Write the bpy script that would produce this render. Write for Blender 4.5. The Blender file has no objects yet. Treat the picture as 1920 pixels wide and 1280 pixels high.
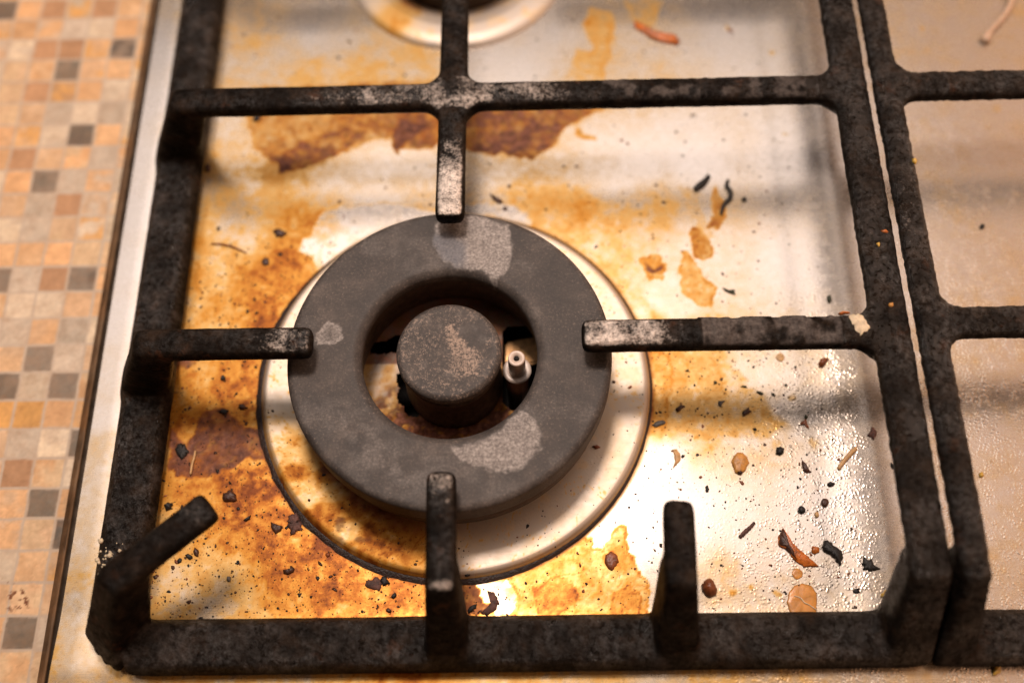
import bpy, bmesh, math, random
import numpy as np
from mathutils import Vector, Matrix, noise as mnoise

random.seed(7)
MM = 0.001
SC = bpy.context.scene
COL = SC.collection

# ------------------------------------------------------------------ camera
CP = np.array([28.172327, -142.513191, 356.562036])           # mm
CR = np.array([0.9996629870, -0.0077453373, -0.0247774525])
CU = np.array([0.0171798369, 0.9129304086, 0.4077535067])
CW = np.array([-0.0194619013, 0.4080417611, -0.9127558028])
CF = 1995.61
cam = bpy.data.cameras.new('camera')
cam_o = bpy.data.objects.new('camera', cam); COL.objects.link(cam_o)
cam.sensor_width = 36.0
cam.lens = CF / 1920 * 36
cam.clip_start = 0.01; cam.clip_end = 50
M = Matrix(((CR[0], CU[0], -CW[0], CP[0]*MM), (CR[1], CU[1], -CW[1], CP[1]*MM),
            (CR[2], CU[2], -CW[2], CP[2]*MM), (0, 0, 0, 1)))
cam_o.matrix_world = M
cam.dof.use_dof = True
cam.dof.focus_distance = 0.3575
cam.dof.aperture_fstop = 3.3
cam.dof.aperture_blades = 7
SC.camera = cam_o

# ------------------------------------------------------------------ world, hood lamp and an added fill panel
W = bpy.data.worlds.new('World'); SC.world = W; W.use_nodes = True
WN = W.node_tree.nodes; bg = WN['Background']
# dim all round, with a warm glow added on the right for reflections
_tc = WN.new('ShaderNodeTexCoord'); _sx = WN.new('ShaderNodeSeparateXYZ'); _mr = WN.new('ShaderNodeMapRange'); _cr = WN.new('ShaderNodeMix')
_cr.data_type = 'RGBA'; _mr.interpolation_type = 'SMOOTHSTEP'
W.node_tree.links.new(_tc.outputs['Generated'], _sx.inputs[0]); W.node_tree.links.new(_sx.outputs[0], _mr.inputs[0])
_mr.inputs[1].default_value = .22; _mr.inputs[2].default_value = .55
W.node_tree.links.new(_mr.outputs[0], _cr.inputs[0])
_cr.inputs[6].default_value = (0.022, 0.014, 0.010, 1); _cr.inputs[7].default_value = (1.12, 0.66, 0.43, 1)
W.node_tree.links.new(_cr.outputs[2], bg.inputs[0]); bg.inputs[1].default_value = 1.0

def area(name, loc, size, power, color, target=(0, 0, 0), shape='RECTANGLE', spread=180):
    l = bpy.data.lights.new(name, 'AREA'); l.shape = shape
    l.size = size[0]*MM; l.size_y = size[1]*MM; l.energy = power; l.color = color
    l.spread = math.radians(spread)
    o = bpy.data.objects.new(name, l); COL.objects.link(o)
    o.location = Vector(loc)*MM
    o.rotation_euler = (Vector(target)-Vector(loc)).to_track_quat('-Z', 'Y').to_euler()
    return o
KEY = area('hood_lamp', (-34, 175, 650), (130, 120), 3.8, (1.0, 0.82, 0.71), (0, 0, 0), 'ELLIPSE')
PAN = area('added_fill_panel', (-20, 370, 700), (900, 700), 3.3, (1.0, 0.86, 0.79), (-20, 370, 0))  # unseen panel added overhead so the steel has something bright to reflect

SC.view_settings.view_transform = 'Standard'; SC.view_settings.look = 'None'
SC.view_settings.exposure = -0.12; SC.view_settings.gamma = 1.0
SC.view_settings.use_curve_mapping = False
SC.render.engine = 'CYCLES'
SC.cycles.max_bounces = 8; SC.cycles.sample_clamp_indirect = 6.0
SC.cycles.caustics_reflective = False; SC.cycles.caustics_refractive = False
SC.cycles.use_denoising = True

# ------------------------------------------------------------------ helpers
def at(px, py, z=0.0):
    """point (mm) at height z seen at photo pixel px,py"""
    d = (px-960)/CF*CR - (py-640)/CF*CU + CW
    return CP + d*((z-CP[2])/d[2])
def atxy(px, py, z=0.0):
    p = at(px, py, z); return (float(p[0]), float(p[1]))
def polyw(pts, z=0.0):
    return np.array([atxy(x, y, z) for x, y in pts])

def empty(name, loc=(0, 0, 0), label=None, cat=None, group=None):
    o = bpy.data.objects.new(name, None); COL.objects.link(o)
    o.location = Vector(loc)*MM; o.empty_display_size = 0.01
    tag(o, label, cat, group); return o
def tag(o, label=None, cat=None, group=None, kind=None):
    if label: o['label'] = label
    if cat: o['category'] = cat
    if group: o['group'] = group
    if kind: o['kind'] = kind
    return o
def mesh_np(name, V, F, mat, parent=None, smooth=True, cols=None, loc=None):
    """V in mm (N,3) absolute; F (M,4) or (M,3) or list of lists"""
    V = np.asarray(V, dtype=np.float64)
    o3 = np.zeros(3)
    if loc is not None: o3 = np.array(loc, float)
    me = bpy.data.meshes.new(name)
    if isinstance(F, np.ndarray):
        k = F.shape[1]; n = len(F)
        me.vertices.add(len(V)); me.vertices.foreach_set('co', ((V-o3)*MM).astype(np.float32).ravel())
        me.loops.add(n*k); me.loops.foreach_set('vertex_index', F.astype(np.int32).ravel())
        me.polygons.add(n); me.polygons.foreach_set('loop_start', np.arange(0, n*k, k, dtype=np.int32))
        me.update(calc_edges=True); me.validate()
    else:
        me.from_pydata([tuple(v) for v in (V-o3)*MM], [], F); me.update()
    if smooth: me.polygons.foreach_set('use_smooth', [True]*len(me.polygons))
    if cols:
        for an, c in cols.items():
            a = me.color_attributes.new(an, 'FLOAT_COLOR', 'POINT')
            cc = np.ones((len(V), 4), np.float32); cc[:, :c.shape[1]] = c
            a.data.foreach_set('color', cc.ravel())
    me.materials.append(mat)
    o = bpy.data.objects.new(name, me); COL.objects.link(o)
    if loc is not None: o.location = Vector(loc)*MM
    if parent is not None:
        o.parent = parent
        if loc is None: o.location = -parent.location
        else: o.location = Vector(loc)*MM - parent.location
    return o

# ---- numpy noise
_rs = np.random.RandomState(11); _T = _rs.rand(256, 256)
def vnoise(x, y):
    xi = np.floor(x).astype(int); yi = np.floor(y).astype(int)
    fx = x-xi; fy = y-yi; fx = fx*fx*(3-2*fx); fy = fy*fy*(3-2*fy)
    a = _T[xi & 255, yi & 255]; b = _T[(xi+1) & 255, yi & 255]
    c = _T[xi & 255, (yi+1) & 255]; d = _T[(xi+1) & 255, (yi+1) & 255]
    return (a*(1-fx)+b*fx)*(1-fy)+(c*(1-fx)+d*fx)*fy
def fbm(x, y, o=4, s=0.0):
    r = 0; amp = .5; t = 0
    for i in range(o):
        r = r+amp*vnoise(x*2**i+s+17.3*i, y*2**i+s*1.7+5.1*i); t += amp; amp *= .5
    return r/t*2-1            # about -1..1
def sstep(a, b, x):
    t = np.clip((x-a)/(b-a), 0, 1); return t*t*(3-2*t)
def sdpoly(P, X, Y):
    """signed distance, positive inside"""
    d = np.full(X.shape, 1e9); ins = np.zeros(X.shape, bool)
    n = len(P)
    for i in range(n):
        ax, ay = P[i]; bx, by = P[(i+1) % n]
        ex, ey = bx-ax, by-ay; wx, wy = X-ax, Y-ay
        t = np.clip((wx*ex+wy*ey)/(ex*ex+ey*ey+1e-12), 0, 1)
        d = np.minimum(d, (wx-ex*t)**2+(wy-ey*t)**2)
        c = (ay > Y) != (by > Y)
        xx = ex*(Y-ay)/(ey if abs(ey) > 1e-9 else 1e-9)+ax
        ins ^= c & (X < xx)
    d = np.sqrt(d); return np.where(ins, d, -d)

# ------------------------------------------------------------------ materials
def newmat(name):
    m = bpy.data.materials.new(name); m.use_nodes = True
    nt = m.node_tree; b = nt.nodes['Principled BSDF']
    return m, nt, b
class NT:
    def __init__(s, nt): s.nt = nt
    def n(s, typ, **kw):
        x = s.nt.nodes.new(typ)
        for k, v in kw.items(): setattr(x, k, v)
        return x
    def l(s, a, b): s.nt.links.new(a, b)
    def noise(s, scale, detail=4, rough=.55, vec=None, dist=0):
        x = s.n('ShaderNodeTexNoise'); x.inputs['Scale'].default_value = scale
        x.inputs['Detail'].default_value = detail; x.inputs['Roughness'].default_value = rough
        x.inputs['Distortion'].default_value = dist
        if vec is not None: s.l(vec, x.inputs['Vector'])
        return x.outputs['Fac']
    def ramp(s, fac, stops):
        x = s.n('ShaderNodeValToRGB'); e = x.color_ramp.elements
        while len(e) < len(stops): e.new(.5)
        for i, (p, c) in enumerate(stops):
            e[i].position = p; e[i].color = (c if isinstance(c, tuple) else (c, c, c))+(1,) if not (isinstance(c, tuple) and len(c) == 4) else c
        s.l(fac, x.inputs[0]); return x.outputs[0]
    def math(s, op, a, b=None, clamp=False):
        x = s.n('ShaderNodeMath', operation=op); x.use_clamp = clamp
        for i, v in enumerate((a, b)):
            if v is None: continue
            if isinstance(v, (int, float)): x.inputs[i].default_value = v
            else: s.l(v, x.inputs[i])
        return x.outputs[0]
    def mix(s, f, a, b):
        x = s.n('ShaderNodeMix', data_type='RGBA')
        for i, v in ((0, f), (6, a), (7, b)):
            if isinstance(v, (int, float)): x.inputs[i].default_value = v if i == 0 else (v, v, v, 1)
            elif isinstance(v, tuple): x.inputs[i].default_value = v+(1,)
            else: s.l(v, x.inputs[i])
        return x.outputs[2]
    def mixf(s, f, a, b):
        x = s.n('ShaderNodeMix', data_type='FLOAT')
        for i, v in ((0, f), (2, a), (3, b)):
            if isinstance(v, (int, float)): x.inputs[i].default_value = v
            else: s.l(v, x.inputs[i])
        return x.outputs[0]
    def attr(s, name):
        a = s.n('ShaderNodeAttribute', attribute_name=name)
        sp = s.n('ShaderNodeSeparateColor'); s.l(a.outputs['Color'], sp.inputs[0])
        return a.outputs['Color'], sp.outputs[0], sp.outputs[1], sp.outputs[2]
    def coord(s):
        return s.n('ShaderNodeTexCoord').outputs['Object']
    def bump(s, h, strength, dist, normal=None):
        x = s.n('ShaderNodeBump'); x.inputs['Strength'].default_value = strength if isinstance(strength, (int, float)) else 1
        if not isinstance(strength, (int, float)): s.l(strength, x.inputs['Strength'])
        
        if isinstance(dist, (int, float)): x.inputs['Distance'].default_value = dist*MM
        else: s.l(s.math('MULTIPLY', dist, MM), x.inputs['Distance'])
        s.l(h, x.inputs['Height'])
        if normal is not None: s.l(normal, x.inputs['Normal'])
        return x.outputs[0]

def steel_stained(name, steel=(0.77, 0.71, 0.66), rough=.25, met_hi=.90):
    """brushed steel with baked-on oil and the painted groove shadow: attribute stain = (amber, burnt, grease)"""
    m, nt, b = newmat(name); t = NT(nt); co = t.coord()
    _, A, B, G = t.attr('stain')
    n1 = t.noise(420, 6, .6, co); n2 = t.noise(1500, 4, .6, co)
    f = t.math('ADD', A, t.math('MULTIPLY', t.math('SUBTRACT', n1, .5), t.mixf(A, .05, .55)))
    f = t.math('ADD', f, t.math('MULTIPLY', t.math('SUBTRACT', n2, .5), t.mixf(A, .02, .40)))
    amber = t.ramp(f, [(0.0, steel), (0.12, (0.68, 0.54, 0.38)), (0.26, (0.68, 0.42, 0.145)), (0.48, (0.58, 0.265, 0.042)), (0.72, (0.38, 0.122, 0.014)), (1.0, (0.16, 0.04, 0.008))])
    fb = t.math('ADD', B, t.math('MULTIPLY', t.math('SUBTRACT', n1, .5), t.math('MULTIPLY', B, .9)), True)
    burnt = t.ramp(n1, [(.32, (0.025, 0.009, 0.006)), (.48, (0.125, 0.044, 0.028)), (.68, (0.28, 0.115, 0.062))])
    col = t.mix(fb, amber, burnt)
    sp = t.ramp(t.noise(900, 2, .5, co), [(.635, 0.0), (.68, 1.0)])
    spm = t.math('MULTIPLY', sp, t.math('MULTIPLY', t.math('ADD', A, .04), 1.1, True))
    col = t.mix(spm, col, (0.16, 0.05, 0.012))
    t.l(col, b.inputs['Base Color'])
    met = t.math('SUBTRACT', t.mixf(t.math('MINIMUM', t.math('MULTIPLY', A, 2.8), 1.0), met_hi, .38), t.math('MULTIPLY', fb, .6), True)
    t.l(met, b.inputs['Metallic'])
    rr = t.math('ADD', t.mixf(A, rough, rough+.14), t.math('MULTIPLY', t.math('SUBTRACT', n1, .5), .16))
    rr = t.math('ADD', rr, t.math('MULTIPLY', fb, .12))
    t.l(rr, b.inputs['Roughness'])
    # grease droplets: fine lumps, and brushed grain
    v = t.n('ShaderNodeTexVoronoi'); v.inputs['Scale'].default_value = 1050; v.feature = 'SMOOTH_F1'
    v.inputs['Smoothness'].default_value = .6
    mp = t.n('ShaderNodeVectorMath', operation='ADD'); t.l(co, mp.inputs[0])
    nn = t.n('ShaderNodeTexNoise'); nn.inputs['Scale'].default_value = 300; t.l(co, nn.inputs['Vector'])
    sc_ = t.n('ShaderNodeVectorMath', operation='SCALE'); sc_.inputs['Scale'].default_value = .0016; t.l(nn.outputs['Color'], sc_.inputs[0])
    t.l(sc_.outputs[0], mp.inputs[1]); t.l(mp.outputs[0], v.inputs['Vector'])
    drop = t.ramp(v.outputs['Distance'], [(.12, 1.0), (.55, 0.0)])
    lump = t.math('MULTIPLY', drop, t.ramp(t.noise(260, 3, .5, co), [(.40, .05), (.66, 1.0)]))
    hb = t.math('MULTIPLY', lump, G)
    nb = t.bump(hb, .6, .15)
    mpn = t.n('ShaderNodeMapping'); mpn.inputs['Scale'].default_value = (120, 5200, 100); t.l(co, mpn.inputs['Vector'])
    grain = t.noise(1.0, 3, .6, mpn.outputs[0])
    rg = t.math('ADD', rr, t.math('MULTIPLY', t.math('SUBTRACT', grain, .5), .14)); t.l(rg, b.inputs['Roughness'])
    n1 = t.math('ADD', n1, t.math('MULTIPLY', grain, .25))
    h2 = t.math('ADD', t.math('MULTIPLY', n1, t.mixf(A, .12, 1.0)), t.math('MULTIPLY', n2, t.mixf(fb, .10, 1.2)))
    nb2 = t.bump(h2, .5, .10, nb)
    t.l(nb2, b.inputs['Normal'])
    t.l(t.mixf(t.math('MINIMUM', t.math('MULTIPLY', A, 3.0), 1.0), .5, .18), b.inputs['Specular IOR Level'])
    return m
M_STEEL = steel_stained('stained_brushed_steel')
M_FLANGE = steel_stained('stained_burner_steel', (0.58, 0.52, 0.47), .50, .55)

def iron_mat(name):
    """old cast iron: attribute wear_sheen = (rubbed metal and painted sheen, crust, grease)"""
    m, nt, b = newmat(name); t = NT(nt); co = t.coord()
    _, Wr, Cr, Gr = t.attr('wear_sheen')
    n1 = t.noise(160, 6, .6, co); n2 = t.noise(1300, 4, .65, co); n3 = t.noise(600, 5, .7, co)
    base = t.ramp(n1, [(.34, (0.004, 0.0030, 0.0024)), (.52, (0.009, 0.0062, 0.0045)), (.68, (0.026, 0.0165, 0.011))])
    rust = t.ramp(t.noise(90, 6, .7, co), [(.60, 0.0), (.70, 1.0)])
    base = t.mix(t.math('MULTIPLY', rust, .5), base, (0.085, 0.036, 0.018))
    crust = t.ramp(n3, [(.3, (0.030, 0.024, 0.022)), (.7, (0.15, 0.125, 0.11))])
    base = t.mix(Cr, base, crust)
    fl = t.math('ADD', n3, t.math('SUBTRACT', t.math('MULTIPLY', Wr, .62), .50))
    fl = t.math('ADD', fl, t.math('MULTIPLY', t.math('SUBTRACT', n2, .5), .5))
    fk = t.ramp(fl, [(.34, 0.0), (.70, .9)])
    fk = t.math('MULTIPLY', fk, t.math('MINIMUM', t.math('MULTIPLY', Wr, 3.0), 1.0))
    col = t.mix(fk, base, t.mix(Wr, (0.16, 0.12, 0.09), (0.78, 0.68, 0.60)))
    t.l(col, b.inputs['Base Color'])
    t.l(t.math('MULTIPLY', fk, .75), b.inputs['Metallic'])
    r = t.math('ADD', t.math('MULTIPLY', n1, .35), .40)
    r = t.math('SUBTRACT', r, t.math('MULTIPLY', Gr, .40))
    r = t.mixf(Cr, r, .8); r = t.mixf(fk, r, .38)
    t.l(r, b.inputs['Roughness'])
    n4 = t.ramp(t.math('ADD', t.math('MULTIPLY', t.noise(520, 3, .6, co), .6), t.math('MULTIPLY', n2, .4)), [(.40, 0.0), (.62, 1.0)])
    sl = t.mixf(t.math('MAXIMUM', Gr, Wr), .050, .55)
    t.l(t.math('MULTIPLY', sl, t.math('ADD', .16, t.math('MULTIPLY', t.math('MULTIPLY', n4, t.ramp(t.noise(75, 4, .6, co), [(.40, .25), (.60, 1.0)])), 2.6))), b.inputs['Specular IOR Level'])
    h = t.math('ADD', t.math('ADD', n3, t.math('MULTIPLY', t.noise(330, 4, .6, co), .9)), t.math('MULTIPLY', n2, .6))
    nb = t.bump(h, t.mixf(Cr, .85, 1.0), t.mixf(Gr, .5, 1.35))
    t.l(nb, b.inputs['Normal'])
    return m
M_IRON = iron_mat('greasy_cast_iron')

def cap_mat(name):
    """matt black burner enamel: attribute patch = (pale scorch, bluish, specks)"""
    m, nt, b = newmat(name); t = NT(nt); co = t.coord()
    _, P, Bl, S = t.attr('patch')
    n1 = t.noise(120, 5, .6, co); n2 = t.noise(1100, 5, .7, co); n3 = t.noise(2600, 3, .6, co)
    base = t.ramp(t.math('ADD', t.math('MULTIPLY', n1, .6), t.math('MULTIPLY', n2, .4)), [(.36, (0.034, 0.029, 0.0265)), (.52, (0.060, 0.051, 0.046)), (.66, (0.104, 0.086, 0.075))])
    base = t.mix(t.ramp(n3, [(.58, 0.0), (.74, .7)]), base, (0.12, 0.09, 0.075))
    pale = t.ramp(t.math('ADD', t.math('MULTIPLY', n2, .6), t.math('MULTIPLY', t.noise(420, 5, .65, co), .4)), [(.38, (0.15, 0.13, 0.12)), (.5, (0.27, 0.24, 0.22)), (.64, (0.44, 0.40, 0.37))])
    pale = t.mix(t.math('MULTIPLY', Bl, .8), pale, (0.115, 0.125, 0.15))
    f = t.math('MULTIPLY', P, t.ramp(n2, [(.25, .55), (.6, 1.0)]))
    col = t.mix(f, base, pale)
    sf = t.math('ADD', t.math('ADD', t.math('MULTIPLY', n2, .6), t.math('MULTIPLY', n3, .4)), t.math('SUBTRACT', t.math('MULTIPLY', S, .26), .06))
    sk = t.math('MULTIPLY', t.ramp(sf, [(.54, 0.0), (.68, .9)]), t.math('MINIMUM', t.math('MULTIPLY', S, 3.0), 1.0))
    col = t.mix(sk, col, (0.38, 0.28, 0.215))
    t.l(col, b.inputs['Base Color'])
    t.l(t.math('ADD', t.math('MULTIPLY', n1, .2), .50), b.inputs['Roughness'])
    b.inputs['Specular IOR Level'].default_value = .28
    h = t.math('ADD', t.math('MULTIPLY', n2, .6), t.math('ADD', n3, t.math('MULTIPLY', f, 1.2)))
    t.l(t.bump(h, .35, .12), b.inputs['Normal'])
    return m
M_CAP = cap_mat('matt_black_burner_enamel')

def simple(name, col, rough=.6, metal=0.0, var=.35, scale=500, bump=.15, spec=.5, sub=0, col2=None):
    m, nt, b = newmat(name); t = NT(nt); co = t.coord()
    n1 = t.noise(scale, 5, .6, co)
    c2 = col2 or tuple(c*(1+var*1.2) for c in col)
    c1 = tuple(c*(1-var) for c in col)
    t.l(t.ramp(n1, [(.32, c1), (.68, c2)]), b.inputs['Base Color'])
    b.inputs['Roughness'].default_value = rough; b.inputs['Metallic'].default_value = metal
    b.inputs['Specular IOR Level'].default_value = spec
    if sub:
        b.inputs['Subsurface Weight'].default_value = sub
        b.inputs['Subsurface Radius'].default_value = (.0012, .0006, .0003)
    t.l(t.bump(t.noise(scale*2.5, 4, .6, co), 1.0, bump), b.inputs['Normal'])
    return m
M_CHAR = simple('charred_food', (0.010, 0.008, 0.007), .55, var=.5, bump=.25)
M_CHARB = simple('dark_brown_crumb', (0.055, 0.020, 0.010), .45, var=.5, bump=.2)
M_GROOVE = simple('groove_shadow_black', (0.022, 0.009, 0.005), .45, var=.6, bump=.3)  # near black for the painted groove shadow
M_REDB = simple('reddish_brown_crumb', (0.20, 0.055, 0.018), .35, var=.4, bump=.2)
M_GOLD = simple('golden_husk', (0.52, 0.24, 0.055), .4, var=.35, bump=.15, sub=.2)
M_TAN = simple('tan_husk', (0.55, 0.33, 0.14), .45, var=.25, bump=.12, sub=.2)
M_AMBER = simple('amber_sauce_drop', (0.62, 0.27, 0.06), .3, var=.25, bump=.10, sub=.3, scale=300)
M_ORANGE = simple('orange_flake', (0.42, 0.115, 0.018), .3, var=.75, bump=.15, sub=.2)
M_GREEN = simple('dark_herb', (0.030, 0.034, 0.014), .6, var=.5, bump=.2)
M_GREY = simple('grey_flake', (0.12, 0.11, 0.10), .5, var=.4, bump=.2)
M_YELL = simple('yellow_crumb', (0.60, 0.36, 0.06), .35, var=.3, bump=.15, sub=.2)
M_PALE = simple('pale_residue', (0.62, 0.50, 0.34), .6, var=.25, bump=.2, sub=.2)
M_STRAND = simple('pale_noodle', (0.62, 0.42, 0.29), .35, var=.15, bump=.05, sub=.3)
M_PURP = simple('crusty_purple_brown', (0.085, 0.034, 0.024), .6, var=.7, bump=.4)
M_SOOT = simple('sooty_burner_metal', (0.060, 0.038, 0.025), .55, metal=.3, var=.6, bump=.15)
M_CERA = simple('white_ceramic', (0.62, 0.50, 0.42), .35, var=.12, bump=.02)
M_BRASS = simple('aged_brass', (0.50, 0.28, 0.12), .4, metal=.6, var=.35, bump=.05)
M_DARK = simple('dark_cavity', (0.008, 0.006, 0.005), .8, var=.4)
M_EDGE = simple('dark_reflection_steel', (0.30, 0.225, 0.165), .36, metal=1.0, var=.35, bump=.03, scale=150)  # same steel, darkened to carry the dark reflection of the edge
M_LID = simple('dark_hob_underside', (0.05, 0.035, 0.025), .6, var=.4)

# ------------------------------------------------------------------ worktop
def build_worktop():
    m, nt, b = newmat('mosaic_laminate'); t = NT(nt); co = t.coord()
    c, _, _, _ = t.attr('tile')
    n = t.noise(260, 5, .6, co)
    col = t.mix(t.ramp(n, [(.35, .0), (.75, .35)]), c, (0.36, 0.19, 0.09))
    t.l(col, b.inputs['Base Color']); b.inputs['Roughness'].default_value = .36
    b.inputs['Specular IOR Level'].default_value = .35
    t.l(t.bump(n, .2, .05), b.inputs['Normal'])
    pitch = 11.15; x0 = -140.4; y0 = -12.0
    darks = {}
    def mark(px, py, typ):
        x, y = atxy(px, py, -6); darks[(math.floor((x-x0)/pitch), math.floor((y-y0)/pitch))] = typ
    for p in [(225, 105), (145, 267), (80, 350), (5, 535), (155, 530), (68, 680), (15, 725), (115, 725), (135, 835), (72, 940), (110, 998), (28, 1185), (125, 140), (12, 30)]: mark(*p, 'k')
    for p in [(95, 110), (205, 15), (127, 112), (30, 888), (105, 530), (130, 390), (95, 35), (60, 185), (40, 310)]: mark(*p, 'r')
    for p in [(50, 770), (20, 790)]: mark(*p, 'o')
    for p in [(90, 1165), (50, 835), (130, 610), (32, 605), (75, 1215)]: mark(*p, 'g')
    xs = np.arange(-250, -127.9, .55); ys = np.arange(-150, 235, .55)
    X, Y = np.meshgrid(xs, ys); nx, ny = len(xs), len(ys)
    wx = X+.35*fbm(X/6, Y/6, 3, 3.)+.0*X; wy = Y+.35*fbm(X/6, Y/6, 3, 9.)
    u = (wx-x0)/pitch; v = (wy-y0)/pitch
    iu = np.floor(u).astype(int); iv = np.floor(v).astype(int)
    # every column is nudged a little, like real mosaic sheets
    du = np.minimum(u-iu, 1-(u-iu))*pitch; dv = np.minimum(v-iv, 1-(v-iv))*pitch
    g = sstep(.25, .75, np.minimum(du, dv)+.12*fbm(X*2, Y*2, 2, 1.))
    R = np.random.RandomState(5)
    pal = {'t': [(0.66, 0.40, 0.205), (0.66, 0.43, 0.24), (0.64, 0.37, 0.18), (0.66, 0.47, 0.28), (0.62, 0.40, 0.23), (0.60, 0.41, 0.25)],
           'c': [(0.66, 0.53, 0.37), (0.64, 0.52, 0.38)], 'g': [(0.52, 0.43, 0.33), (0.50, 0.41, 0.31)],
           'k': [(0.17, 0.14, 0.105), (0.23, 0.185, 0.14), (0.12, 0.10, 0.08)], 'r': [(0.46, 0.26, 0.14), (0.42, 0.24, 0.13)], 'o': [(0.60, 0.32, 0.10)]}
    c0 = np.zeros(X.shape+(3,)); c1 = np.zeros_like(c0); mw = np.zeros(X.shape)
    for i in range(iu.min(), iu.max()+1):
        for j in range(iv.min(), iv.max()+1):
            ty = darks.get((i, j))
            vis = (-20 > i*pitch+x0+130 > -75)
            if ty is None:
                q = R.rand()
                ty = 't' if q < .60 else 'c' if q < .80 else 'g' if q < .90 else 't'
            p = pal[ty]; a = np.array(p[R.randint(len(p))])*(1+.10*R.randn()); bb = np.array(p[R.randint(len(p))])*(1+.10*R.randn())
            if R.rand() < .3 and ty in 'tc': bb = np.array(pal['o' if R.rand() < .5 else 'g'][0])*1.1
            k = (iu == i) & (iv == j)
            c0[k] = a; c1[k] = bb
    w = sstep(-.35, .55, fbm(X/5+iu*7.7, Y/5+iv*3.3, 4, 2.))[..., None]
    C = c0*(1-w)+c1*w
    C *= (1+.16*fbm(X*.9, Y*.9, 3, 7.)+.10*fbm(X/3, Y/3, 4, 27.))[..., None]
    vein = np.exp(-(fbm(X/7+iu*3.1, Y/7+iv*5.7, 3, 31.)/.03)**2)[..., None]*.35*(R.rand()*.5+.5)
    C = C*(1-vein)+C*np.array([.55, .42, .32])*vein
    grout = np.array([0.54, 0.44, 0.34])
    C = C*1.08
    C = C*g[..., None]+grout*(1-g[..., None])
    # brown spill marks near the front
    d = sdpoly(polyw([(15, 1092), (40, 1092), (55, 1125), (58, 1145), (35, 1150), (8, 1135)], -6), X+1.5*fbm(X/2, Y/2, 3, 5.), Y+1.5*fbm(X/2, Y/2, 3, 8.))
    k = (sstep(-.5, .8, d)*sstep(.05, .35, fbm(X/1.2, Y/1.2, 3, 12.)))[..., None]
    C = C*(1-k)+np.array([.16, .05, .02])*k
    Z = np.full(X.shape, -6.0)
    idx = np.arange(nx*ny).reshape(ny, nx)
    F = np.stack([idx[:-1, :-1], idx[:-1, 1:], idx[1:, 1:], idx[1:, :-1]], -1).reshape(-1, 4)
    V = np.stack([X, Y, Z], -1).reshape(-1, 3)
    o = mesh_np('worktop', V, F, m, cols={'tile': C.reshape(-1, 3).clip(.01, .9)})
    tag(o, 'beige and brown small square mosaic laminate worktop left of the steel hob', 'worktop', kind='structure')
    # thickness below the laminate and the rest of the counter around the hob
    me = M_LID
    bm = bmesh.new()
    bmesh.ops.create_cube(bm, size=1)
    for v_ in bm.verts: v_.co = Vector((v_.co.x*.60+.05, v_.co.y*.90, v_.co.z*.02-.0425-.0165))
    mm = bpy.data.meshes.new('worktop_core'); bm.to_mesh(mm); bm.free(); mm.materials.append(me)
    oc = bpy.data.objects.new('worktop_core', mm); COL.objects.link(oc); oc.parent = o
build_worktop()

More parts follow.
